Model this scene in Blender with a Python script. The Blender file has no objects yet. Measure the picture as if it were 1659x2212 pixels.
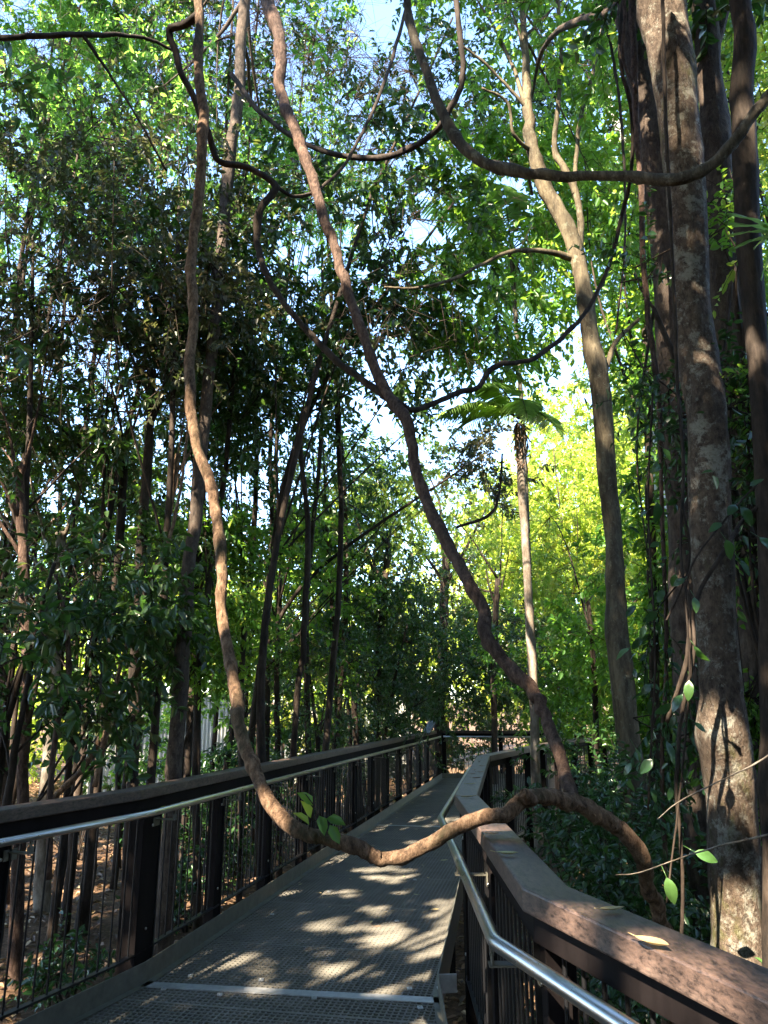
import bpy, math, random
import numpy as np
from mathutils import Vector, noise
R = math.radians
rng = np.random.default_rng(7)
random.seed(7)
scene = bpy.context.scene
COL = scene.collection

# ------------------------------------------------------------------ camera
PITCH = R(14.42); CH = 1.6; F = 1660.0; CX, CY = 829.5, 1106.0
SP, CP = math.sin(PITCH), math.cos(PITCH)
cam = bpy.data.cameras.new('camera'); cam.sensor_fit = 'VERTICAL'; cam.sensor_height = 34.6; cam.lens = 34.6 * F / 2212
cam.clip_end = 500; cam.clip_start = 0.02
co = bpy.data.objects.new('camera', cam); COL.objects.link(co)
co.location = (0, 0, CH); co.rotation_euler = (R(90) + PITCH, 0, 0); scene.camera = co

def ray(px, py):
    u = (CY - py) / F
    return Vector(((px - CX) / F, CP - SP * u, SP + CP * u))
def PY(px, py, Y):
    d = ray(px, py); return Vector((0, 0, CH)) + d * (Y / d.y)
def PZ(px, py, z):
    d = ray(px, py); return Vector((0, 0, CH)) + d * ((z - CH) / d.z)
def proj(P):                                    # numpy Nx3 -> px, py, depth
    x, y, z = P[..., 0], P[..., 1], P[..., 2] - CH
    f = y * CP + z * SP; u = -y * SP + z * CP
    f = np.where(f < .05, .05, f)
    return CX + F * x / f, CY - F * u / f, f

SUN_EL, SUN_AZ = R(43), R(216)
SUN = np.array([math.sin(SUN_AZ) * math.cos(SUN_EL), math.cos(SUN_AZ) * math.cos(SUN_EL), math.sin(SUN_EL)])

# ------------------------------------------------------------------ materials
def nmat(name):
    m = bpy.data.materials.new(name); m.use_nodes = True
    nt = m.node_tree; nt.nodes.clear()
    out = nt.nodes.new('ShaderNodeOutputMaterial')
    return m, nt, out
def N(nt, t, **k):
    n = nt.nodes.new(t)
    for a, b in k.items(): setattr(n, a, b)
    return n
def ramp(nt, fac, stops):
    r = N(nt, 'ShaderNodeValToRGB'); e = r.color_ramp.elements
    while len(e) < len(stops): e.new(.5)
    for i, (p, c) in enumerate(stops): e[i].position = p; e[i].color = (*c, 1)
    nt.links.new(fac, r.inputs['Fac']); return r.outputs['Color']
def tex(nt, scale, detail=4, stretch=(1, 1, 1), rough=.55, dist=0, coord='Object'):
    tc = N(nt, 'ShaderNodeTexCoord'); mp = N(nt, 'ShaderNodeMapping'); mp.inputs['Scale'].default_value = stretch
    nt.links.new(tc.outputs[coord], mp.inputs['Vector'])
    n = N(nt, 'ShaderNodeTexNoise'); n.inputs['Scale'].default_value = scale; n.inputs['Detail'].default_value = detail
    n.inputs['Roughness'].default_value = rough; n.inputs['Distortion'].default_value = dist
    nt.links.new(mp.outputs['Vector'], n.inputs['Vector']); return n.outputs['Fac']
def bump(nt, h, strength, dist, normal=None):
    b = N(nt, 'ShaderNodeBump'); b.inputs['Strength'].default_value = strength; b.inputs['Distance'].default_value = dist
    nt.links.new(h, b.inputs['Height'])
    if normal: nt.links.new(normal, b.inputs['Normal'])
    return b.outputs['Normal']
def prin(nt, out, **k):
    p = N(nt, 'ShaderNodeBsdfPrincipled')
    for a, v in k.items():
        s = p.inputs[a.replace('_', ' ')]
        if isinstance(v, bpy.types.NodeSocket): nt.links.new(v, s)
        elif isinstance(v, tuple): s.default_value = (*v, 1)
        else: s.default_value = v
    nt.links.new(p.outputs[0], out.inputs['Surface']); return p

def leaf_mat(name, cols, trans, tf=.4, rough=.38, spec=.45):
    m, nt, out = nmat(name)
    a = N(nt, 'ShaderNodeAttribute', attribute_name='rnd')
    col = ramp(nt, a.outputs['Fac'], cols)
    tcol = ramp(nt, a.outputs['Fac'], trans)
    p = prin(nt, out, Base_Color=col, Roughness=rough, Specular_IOR_Level=spec)
    t = N(nt, 'ShaderNodeBsdfTranslucent'); nt.links.new(tcol, t.inputs['Color'])
    mx = N(nt, 'ShaderNodeMixShader'); mx.inputs[0].default_value = tf
    nt.links.new(p.outputs[0], mx.inputs[1]); nt.links.new(t.outputs[0], mx.inputs[2])
    nt.links.new(mx.outputs[0], out.inputs['Surface']); return m
M = {}
M['leaf_green'] = leaf_mat('leaf_green', [(0, (.025, .07, .016)), (.55, (.045, .12, .022)), (.9, (.08, .17, .03)), (1, (.13, .10, .03))],
                           [(0, (.16, .36, .03)), (.6, (.32, .58, .05)), (1, (.62, .70, .08))], .45)
M['leaf_fine'] = leaf_mat('leaf_fine', [(0, (.035, .09, .018)), (.7, (.07, .16, .03)), (1, (.12, .19, .04))],
                          [(0, (.18, .42, .05)), (.6, (.34, .66, .09)), (1, (.55, .75, .14))], .52)
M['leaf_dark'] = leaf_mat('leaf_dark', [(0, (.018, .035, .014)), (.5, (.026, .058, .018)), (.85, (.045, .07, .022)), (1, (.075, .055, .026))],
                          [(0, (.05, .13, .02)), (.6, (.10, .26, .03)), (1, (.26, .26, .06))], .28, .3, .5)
M['leaf_brown'] = leaf_mat('leaf_brown', [(0, (.03, .034, .018)), (.5, (.05, .055, .026)), (1, (.09, .07, .036))],
                           [(0, (.08, .12, .03)), (.6, (.16, .2, .05)), (1, (.26, .2, .08))], .28, .4, .4)
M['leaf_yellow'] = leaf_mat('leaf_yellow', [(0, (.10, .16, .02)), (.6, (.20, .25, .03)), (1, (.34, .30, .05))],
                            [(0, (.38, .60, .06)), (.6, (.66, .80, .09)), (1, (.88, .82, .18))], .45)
M['leaf_gloss'] = leaf_mat('leaf_gloss', [(0, (.015, .04, .016)), (.6, (.025, .07, .022)), (1, (.06, .12, .03))],
                           [(0, (.05, .15, .02)), (1, (.14, .34, .04))], .18, .3, .5)
M['leaf_litter'] = leaf_mat('leaf_litter', [(0, (.07, .045, .03)), (.4, (.16, .09, .05)), (.8, (.28, .17, .09)), (1, (.36, .28, .15))],
                            [(0, (.1, .06, .03)), (1, (.3, .2, .08))], .15, .5)
M['leaf_dead'] = leaf_mat('leaf_dead', [(0, (.15, .09, .05)), (.5, (.32, .22, .12)), (1, (.42, .38, .18))],
                          [(0, (.2, .1, .05)), (1, (.5, .4, .15))], .2, .45)
M['frond'] = leaf_mat('frond', [(0, (.05, .10, .025)), (1, (.11, .18, .045))], [(0, (.26, .48, .08)), (1, (.5, .7, .16))], .5)

def bark(name, c0, c1, c2, lichen=None, scale=9, stretch=(1, 1, .22), bs=.6, bd=.012, lich_t=(.52, .6), moss=None):
    m, nt, out = nmat(name)
    n1 = tex(nt, scale, 6, stretch, .65)
    n2 = tex(nt, scale * 5, 5, (1, 1, .3), .7)
    n3 = tex(nt, 2.2, 3, (1, 1, .6))
    add = N(nt, 'ShaderNodeMath', operation='MULTIPLY_ADD'); nt.links.new(n2, add.inputs[0]); add.inputs[1].default_value = .45
    nt.links.new(n1, add.inputs[2])
    col = ramp(nt, add.outputs[0], [(.52, c0), (.70, c1), (.90, c2)])
    def over(col, fac, c, lo, hi):
        r = ramp(nt, fac, [(lo, (0, 0, 0)), (hi, (1, 1, 1))])
        mx = N(nt, 'ShaderNodeMix', data_type='RGBA'); nt.links.new(r, mx.inputs[0]); nt.links.new(col, mx.inputs[6])
        mx.inputs[7].default_value = (*c, 1); return mx.outputs[2]
    if lichen:
        l = tex(nt, 8, 8, (1, 1, .9), .78, .2)
        col = over(col, l, lichen, *lich_t)
        l2 = tex(nt, 26, 4, (1, 1, .8), .7, .4)
        col = over(col, l2, tuple(v * .8 for v in lichen), .6, .68)
    if moss:
        l = tex(nt, 3.1, 7, (1, 1, .5), .7, .3)
        col = over(col, l, moss, .55, .68)
    v = N(nt, 'ShaderNodeMix', data_type='RGBA', blend_type='MULTIPLY'); v.inputs[0].default_value = 1
    nt.links.new(col, v.inputs[6]); nt.links.new(ramp(nt, n3, [(.3, (.62, .62, .62)), (.7, (1.1, 1.05, 1))]), v.inputs[7])
    prin(nt, out, Base_Color=v.outputs[2], Roughness=.85, Specular_IOR_Level=.2, Normal=bump(nt, add.outputs[0], bs, bd))
    M[name] = m
bark('bark_vine', (.035, .021, .013), (.15, .092, .056), (.30, .20, .13), scale=40, stretch=(1, 1, .4), bs=1.0, bd=.02, moss=(.065, .06, .03))
bark('bark_red', (.022, .014, .010), (.075, .046, .034), (.15, .10, .076), scale=40, stretch=(1, 1, .35), bs=1.0, bd=.018)
bark('bark_dark', (.010, .008, .006), (.028, .020, .015), (.06, .045, .034), scale=14, bs=.8)
bark('bark_mottled', (.03, .021, .015), (.085, .062, .046), (.15, .115, .086), lichen=(.25, .24, .20), scale=30, stretch=(1, 1, .6), bs=1.0, bd=.03, moss=(.08, .085, .022))
bark('bark_smooth', (.026, .020, .015), (.062, .046, .036), (.11, .085, .066), lichen=(.14, .125, .10), scale=22, stretch=(1, 1, .45), bs=.9, bd=.018, lich_t=(.6, .72))
bark('bark_grey', (.022, .018, .014), (.06, .052, .041), (.13, .115, .09), lichen=(.18, .18, .15), scale=15, stretch=(1, 1, .2), bs=.9, lich_t=(.58, .68))
bark('bark_pale', (.08, .062, .045), (.17, .14, .11), (.30, .27, .23), scale=8, stretch=(1, 1, .5), bs=.4)
bark('bark_golden', (.03, .023, .014), (.075, .06, .038), (.15, .125, .08), lichen=(.17, .17, .12), scale=12, bs=.8, lich_t=(.56, .68))

bark('bark_white', (.32, .30, .27), (.5, .48, .45), (.62, .6, .57), scale=8, stretch=(1, 1, .5), bs=.3)
m, nt, out = nmat('cap_timber')
n1 = tex(nt, 7, 8, (1, .35, 1), .7); n2 = tex(nt, 75, 6, (1, .28, 1), .75, .3)
c = ramp(nt, n1, [(.3, (.036, .022, .017)), (.55, (.078, .052, .042)), (.75, (.135, .098, .08))])
mx = N(nt, 'ShaderNodeMix', data_type='RGBA', blend_type='MULTIPLY'); mx.inputs[0].default_value = 1
nt.links.new(c, mx.inputs[6]); nt.links.new(ramp(nt, n2, [(.38, (.2, .18, .17)), (.48, (.85, .83, .82)), (.64, (1.45, 1.4, 1.35))]), mx.inputs[7])
prin(nt, out, Base_Color=mx.outputs[2], Roughness=.5, Specular_IOR_Level=.5, Normal=bump(nt, n2, .35, .002)); M['cap'] = m
m, nt, out = nmat('black_timber')
n1 = tex(nt, 12, 6, (1, 1, .15), .7)
prin(nt, out, Base_Color=ramp(nt, n1, [(.3, (.004, .003, .003)), (.8, (.012, .009, .009))]), Roughness=.7, Specular_IOR_Level=.08, Normal=bump(nt, n1, .3, .003)); M['black'] = m
m, nt, out = nmat('black_steel')
prin(nt, out, Base_Color=(.006, .006, .007), Roughness=.45, Metallic=.0, Specular_IOR_Level=.35); M['blacksteel'] = m
m, nt, out = nmat('stainless')
n1 = tex(nt, 40, 3, (1, 1, 1), .6)
prin(nt, out, Base_Color=(.50, .50, .48), Metallic=1.0, Roughness=ramp(nt, n1, [(.3, (.27,) * 3), (.7, (.34,) * 3)])); M['steel'] = m
m, nt, out = nmat('galvanised')
n1 = tex(nt, 14, 6, (1, 1, 1), .65); n2 = tex(nt, 3, 4)
prin(nt, out, Base_Color=ramp(nt, n1, [(.3, (.09, .086, .066)), (.7, (.16, .15, .12))]), Metallic=.35, Roughness=.5, Normal=bump(nt, n1, .1, .002)); M['galv'] = m
m, nt, out = nmat('grating')
n1 = tex(nt, 3.5, 6, (1, 1, 1), .65); n2 = tex(nt, 90, 3)
prin(nt, out, Base_Color=ramp(nt, n1, [(.3, (.095, .088, .072)), (.7, (.165, .150, .124))]), Roughness=.6, Specular_IOR_Level=.45, Normal=bump(nt, n2, .4, .002)); M['grating'] = m
m, nt, out = nmat('bright_plate')
n1 = tex(nt, 20, 6)
prin(nt, out, Base_Color=ramp(nt, n1, [(.3, (.34, .34, .34)), (.7, (.5, .5, .49))]), Metallic=.6, Roughness=.42); M['plate'] = m
m, nt, out = nmat('soil')
n1 = tex(nt, 1.2, 8, (1, 1, 1), .7); n2 = tex(nt, 18, 6, (1, 1, 1), .75)
c = ramp(nt, n2, [(.3, (.035, .022, .014)), (.5, (.10, .06, .035)), (.7, (.19, .12, .07))])
prin(nt, out, Base_Color=c, Roughness=.95, Specular_IOR_Level=.1, Normal=bump(nt, n2, 1, .03)); M['soil'] = m
m, nt, out = nmat('corrugated')
n1 = tex(nt, 2, 5, (1, 1, .3))
prin(nt, out, Base_Color=ramp(nt, n1, [(.3, (.30, .30, .27)), (.7, (.44, .44, .40))]), Roughness=.5, Metallic=.1); M['corr'] = m
m, nt, out = nmat('sign_face')
n1 = tex(nt, 12, 4); prin(nt, out, Base_Color=ramp(nt, n1, [(.4, (.06, .07, .07)), (.6, (.16, .18, .17))]), Roughness=.3); M['signface'] = m

# ------------------------------------------------------------------ mesh helpers
class MB:
    def __init__(s): s.v = []; s.f = []; s.sm = []
    def add(s, vs, fs, smooth=False):
        b = len(s.v); s.v += [tuple(v) for v in vs]; s.f += [tuple(i + b for i in f) for f in fs]; s.sm += [smooth] * len(fs)
    def box(s, c, sx, sy, sz, ang=0, tilt=None):
        ca, sa = math.cos(ang), math.sin(ang); vs = []
        for dz in (-.5, .5):
            for dx, dy in ((-.5, -.5), (.5, -.5), (.5, .5), (-.5, .5)):
                x, y, z = dx * sx, dy * sy, dz * sz
                if tilt: y, z = y * math.cos(tilt) - z * math.sin(tilt), y * math.sin(tilt) + z * math.cos(tilt)
                vs.append((c[0] + x * ca - y * sa, c[1] + x * sa + y * ca, c[2] + z))
        s.add(vs, [(0, 3, 2, 1), (4, 5, 6, 7), (0, 1, 5, 4), (1, 2, 6, 5), (2, 3, 7, 6), (3, 0, 4, 7)])
    def tube(s, pts, rad, n=10, smooth=True, cap=True):
        pts = [Vector(p) for p in pts]; k = len(pts); vs = []
        ref = None
        for i, p in enumerate(pts):
            t = (pts[min(i + 1, k - 1)] - pts[max(i - 1, 0)])
            t = t.normalized() if t.length > 1e-9 else Vector((0, 0, 1))
            if ref is None: ref = t.orthogonal().normalized()
            ref = (ref - t * ref.dot(t)); ref = ref.normalized() if ref.length > 1e-6 else t.orthogonal().normalized()
            b = t.cross(ref); r = rad[i] if hasattr(rad, '__len__') else rad
            for j in range(n):
                a = 2 * math.pi * j / n
                rr = r[j] if hasattr(r, '__len__') else r
                vs.append(p + (ref * math.cos(a) + b * math.sin(a)) * rr)
        fs = []
        for i in range(k - 1):
            for j in range(n):
                j2 = (j + 1) % n
                fs.append((i * n + j, i * n + j2, (i + 1) * n + j2, (i + 1) * n + j))
        if cap: fs += [tuple(range(n - 1, -1, -1)), tuple((k - 1) * n + j for j in range(n))]
        s.add(vs, fs, smooth)
    def sweep(s, path, prof, closed_ends=True):
        """profile [(offset, z)] swept along plan polyline path [(x, y)] with mitred corners; offset to the left of travel."""
        n = len(prof); k = len(path); vs = []
        for i, p in enumerate(path):
            p = Vector(p[:2])
            d0 = (p - Vector(path[i - 1][:2])).normalized() if i else None
            d1 = (Vector(path[i + 1][:2]) - p).normalized() if i < k - 1 else None
            d0 = d0 or d1; d1 = d1 or d0
            nn = (Vector((-d0.y, d0.x)) + Vector((-d1.y, d1.x))).normalized()
            sc = 1 / max(.3, nn.dot(Vector((-d0.y, d0.x))))
            zz = path[i][2] if len(path[i]) > 2 else 0
            for o, z in prof: vs.append((p.x + nn.x * o * sc, p.y + nn.y * o * sc, z + zz))
        fs = [(i * n + j, (i + 1) * n + j, (i + 1) * n + (j + 1) % n, i * n + (j + 1) % n) for i in range(k - 1) for j in range(n)]
        fs += [tuple(range(n)), tuple((k - 1) * n + j for j in reversed(range(n)))]
        s.add(vs, fs)
    def build(s, name, mat, parent=None, bevel=0):
        me = bpy.data.meshes.new(name); me.from_pydata(s.v, [], s.f); me.update()
        me.polygons.foreach_set('use_smooth', s.sm)
        me.materials.append(M[mat] if isinstance(mat, str) else mat)
        o = bpy.data.objects.new(name, me); COL.objects.link(o)
        if parent: o.parent = parent
        if bevel:
            b = o.modifiers.new('bevel', 'BEVEL'); b.width = bevel; b.segments = 2; b.limit_method = 'ANGLE'
        return o
def tag(o, label=None, cat=None, group=None, kind=None):
    if label: o['label'] = label
    if cat: o['category'] = cat
    if group: o['group'] = group
    if kind: o['kind'] = kind
    return o
def empty(name, loc=(0, 0, 0)):
    o = bpy.data.objects.new(name, None); COL.objects.link(o); o.empty_display_size = .1
    o.location = loc; o['_l'] = 0; del o['_l']
    return o
def under(o, root):          # child built in world coordinates
    o.parent = root; o.matrix_parent_inverse.identity(); o.location = -Vector(root.location); return o

def crm(pts, sub=8):
    """Catmull-Rom through 4-vectors (x,y,z,r)."""
    P = [np.array(p, float) for p in pts]; P = [2 * P[0] - P[1]] + P + [2 * P[-1] - P[-2]]; out = []
    for i in range(1, len(P) - 2):
        a, b, c, d = P[i - 1:i + 3]
        for j in range(sub):
            t = j / sub
            out.append(.5 * ((2 * b) + (c - a) * t + (2 * a - 5 * b + 4 * c - d) * t * t + (3 * b - a - 3 * c + d) * t ** 3))
    out.append(P[-2]); return out
def woody(mb, pts, sub=8, n=12, rough=.12, wob=.15, knots=0, seed=0):
    """irregular woody stem: pts (x,y,z,r)"""
    c = crm(pts, sub); rs = random.Random(seed)
    L = [0]
    for i in range(1, len(c)): L.append(L[-1] + float(np.linalg.norm(c[i][:3] - c[i - 1][:3])))
    kn = [(rs.uniform(0, L[-1]), rs.uniform(.15, .34), rs.uniform(0, 6.28)) for _ in range(knots)]
    P = []; RR = []
    for i, q in enumerate(c):
        r = max(.002, q[3]); p = Vector(q[:3]); s = L[i]
        w = noise.noise_vector(Vector((s / max(.05, 9 * r), seed * 3.1, 0))) * wob * r * 1.5
        ends = 0 if i in (0, len(c) - 1) else 1
        P.append(p + w * ends); row = []
        for j in range(n):
            a = 2 * math.pi * j / n
            k = 1 + rough * (noise.noise(Vector((math.cos(a) * 1.6, math.sin(a) * 1.6 + seed, s / max(.03, 3 * r)))) * 1.8 + noise.noise(Vector((math.cos(a) * 3.5, math.sin(a) * 3.5 + seed, s / max(.02, 1.2 * r)))) * .9 + noise.noise(Vector((7.7, seed, s / max(.03, 7 * r)))) * .9)
            for ks, amp, ka in kn:
                dd = (s - ks) / (r * 1.1)
                if abs(dd) < 3: k += amp * math.exp(-dd * dd * 1.8) * (.6 + .4 * math.cos(a - ka))
            row.append(r * k)
        RR.append(row)
    mb.tube(P, RR, n)
def VP(lst):
    """[(px,py,Y,rpx)] -> [(x,y,z,r)]"""
    o = []
    for px, py, Y, rp in lst:
        p = PY(px, py, Y); f = proj(np.array(p))[2]; o.append((p.x, p.y, p.z, rp / F * float(f)))
    return o

# ------------------------------------------------------------------ leaves (vectorised)
SUNHOLES = []      # (point, radius) : gaps in the canopy through which the sun reaches these spots
SKYHOLES = []      # (px, py, rx, ry, prob)
CLEAR = []         # (px, py, rx, ry, maxdepth, prob): openings in the nearer foliage
def norm(a): return a / np.maximum(1e-9, np.linalg.norm(a, axis=-1, keepdims=True))
def keep(P, sky=True):
    k = np.ones(len(P), bool)
    if sky:
        x, y, f = proj(P)
        for hx, hy, rx, ry, md, pr in CLEAR:
            d = ((x - hx) / rx) ** 2 + ((y - hy) / ry) ** 2 + .3 * np.sin(P[:, 0] * 3.1 + P[:, 2] * 2.9)
            k &= ~((d < 1) & (f < md) & (rng.random(len(P)) < pr))
        for hx, hy, rx, ry, pr in SKYHOLES:
            d = ((x - hx) / rx) ** 2 + ((y - hy) / ry) ** 2
            d = d * (1 + .35 * np.sin(P[:, 0] * 4.1 + P[:, 1] * 2.3) + .3 * np.sin(P[:, 2] * 5.3))
            k &= ~((d < 1) & (rng.random(len(P)) < pr))
    return k
def sunlit(P, pad=0.):
    k = np.zeros(len(P), bool)
    for q, r in SUNHOLES:
        v = P - np.array(q); al = v @ SUN
        d2 = (v * v).sum(1) - al * al
        k |= (al > .6) & (d2 < (r * (1 + .25 * np.sin(P[:, 0] * 9 + P[:, 2] * 7)) + pad) ** 2)
    return k
def leaf_arrays(base, d, nrm, ln, wd, fold=.25, curl=.12):
    d = norm(d); side = norm(np.cross(d, nrm)); up = norm(np.cross(side, d))
    ln = ln[:, None]; wd = wd[:, None]
    B = base; T = base + d * ln - up * ln * curl
    c1 = base + d * ln * .3 + up * ln * .02; c2 = base + d * ln * .68 - up * ln * curl * .3
    f = up * wd * fold
    V = np.stack([B, c1 + side * wd * .5 + f, c2 + side * wd * .42 + f, T, c2 - side * wd * .42 + f, c1 - side * wd * .5 + f], 1)
    n = len(base); idx = (np.arange(n) * 6)[:, None]
    Fq = np.concatenate([idx + np.array([0, 1, 2, 3]), idx + np.array([0, 3, 4, 5])], 1).reshape(-1, 4)
    return V.reshape(-1, 3), Fq
def twig_arrays(A, B, r):
    d = norm(B - A); ref = norm(np.cross(d, np.array([.3, .9, .31]))); b = np.cross(d, ref); vs = []
    for P, rr in ((A, r), (B, r * .4)):
        for j in range(3):
            a = 2.0944 * j; rr_ = rr[:, None] if hasattr(rr, 'shape') else rr
            vs.append(P + (ref * math.cos(a) + b * math.sin(a)) * rr_)
    V = np.stack(vs, 1); idx = (np.arange(len(A)) * 6)[:, None]
    Fq = np.concatenate([idx + np.array([j, (j + 1) % 3, 3 + (j + 1) % 3, 3 + j]) for j in range(3)], 1).reshape(-1, 4)
    return V.reshape(-1, 3), Fq
def quadmesh(name, parts, mats, parent=None):
    """parts: list of (V, F, rnd_per_face, matindex)"""
    Vs = []; Fs = []; Rn = []; Mi = []; o = 0
    for V, Fq, r, mi in parts:
        Vs.append(V); Fs.append(Fq + o); Rn.append(r); Mi.append(np.full(len(Fq), mi)); o += len(V)
    V = np.concatenate(Vs).astype(np.float32); Fq = np.concatenate(Fs).astype(np.int32); Rn = np.concatenate(Rn).astype(np.float32); Mi = np.concatenate(Mi).astype(np.int32)
    me = bpy.data.meshes.new(name)
    me.vertices.add(len(V)); me.vertices.foreach_set('co', V.ravel())
    me.loops.add(Fq.size); me.loops.foreach_set('vertex_index', Fq.ravel())
    me.polygons.add(len(Fq)); me.polygons.foreach_set('loop_start', np.arange(0, Fq.size, 4, dtype=np.int32))
    me.polygons.foreach_set('loop_total', np.full(len(Fq), 4, np.int32))
    me.polygons.foreach_set('material_index', Mi)
    a = me.attributes.new('rnd', 'FLOAT', 'FACE'); a.data.foreach_set('value', Rn)
    me.update(calc_edges=True)
    for mm in mats: me.materials.append(M[mm])
    ob = bpy.data.objects.new(name, me); COL.objects.link(ob)
    if parent: ob.parent = parent
    return ob
def snoise(P, s, ph):
    q = P * s
    return (np.sin(q[:, 0] + 1.7 * np.sin(q[:, 1] * .7 + ph)) + np.sin(q[:, 1] * 1.1 + 1.3 * np.sin(q[:, 2] * .8 + ph * 2)) + np.sin(q[:, 2] * 1.2 + 1.5 * np.sin(q[:, 0] * .9 + ph * 3))) / 3
def foliage(P, D, K, tl, ll, lw, droop=.35, twig=True, jitter=.5, updir=.8, rndshift=None):
    """twig sprays from points P along D with K leaves each -> parts"""
    m = len(P)
    tlen = tl * rng.uniform(.6, 1.3, m)
    s = (np.arange(K) + .5) / K
    bend = np.array([0, 0, -1.0]) * droop * .5
    D = norm(D)
    pos = P[:, None] + D[:, None] * (s * 1.0)[None, :, None] * tlen[:, None, None] + bend * (s ** 2)[None, :, None] * tlen[:, None, None]
    rnd = norm(rng.normal(size=(m, K, 3)))
    side = norm(np.cross(D[:, None], rnd))
    ld = norm(D[:, None] * .55 + side * 1.0 + np.array([0, 0, -droop]) + rng.normal(size=(m, K, 3)) * jitter * .4)
    nn = norm(np.array([0, 0, updir]) + rng.normal(size=(m, K, 3)) * jitter)
    L = ll * rng.uniform(.6, 1.25, (m, K)); W = L * lw * rng.uniform(.8, 1.2, (m, K))
    rn = np.clip(rng.random(m)[:, None] * .55 + rng.random((m, K)) * .45, 0, 1).ravel()
    pf = pos.reshape(-1, 3); ldf = ld.reshape(-1, 3); Lf = L.ravel()
    ok = ~sunlit(pf + ldf * Lf[:, None] * .5, ll * .35)
    V, Fq = leaf_arrays(pf[ok], ldf[ok], nn.reshape(-1, 3)[ok], Lf[ok], W.ravel()[ok])
    parts = [(V, Fq, np.repeat(rn[ok], 2), 0)]
    if twig:
        mid = P + D * tlen[:, None] * .5 + bend * tlen[:, None] * .25; end = P + D * tlen[:, None] + bend * tlen[:, None]
        for A, B, r in ((P, mid, .004), (mid, end, .003)):
            V, Fq = twig_arrays(A, B, np.full(m, r * max(1, ll / .1))); parts.append((V, Fq, np.zeros(len(Fq)), 1))
    return parts
def crown_points(c, rad, n, gap=.1, ph=0, shell=.35, sky=True, fscale=None):
    c = np.array(c, float); rad = np.array(rad, float); out = []; tot = 0
    while tot < n:
        q = norm(rng.normal(size=(n * 3, 3))) * (rng.random((n * 3, 1)) ** shell)
        P = c + q * rad * (1 + .22 * snoise(q, 3.2, ph)[:, None])
        nz = snoise(P, fscale or (3.6 / max(.8, rad.mean() * .55)), ph)
        P = P[nz > gap - rng.random(len(P)) * .25]
        out.append(P); tot += len(P)
        if len(out) > 8: break
    P = np.concatenate(out)[:n]; P = P[P[:, 2] > -.8]
    return P[keep(P, sky)]
GZ = -0.9
def ground_z(x, y):
    return GZ + .18 * math.sin(x * .35 + 1) * math.cos(y * .27) + .10 * noise.noise(Vector((x * .5, y * .5, 0))) + max(0, (math.hypot(x, y) - 22)) * .02

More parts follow.
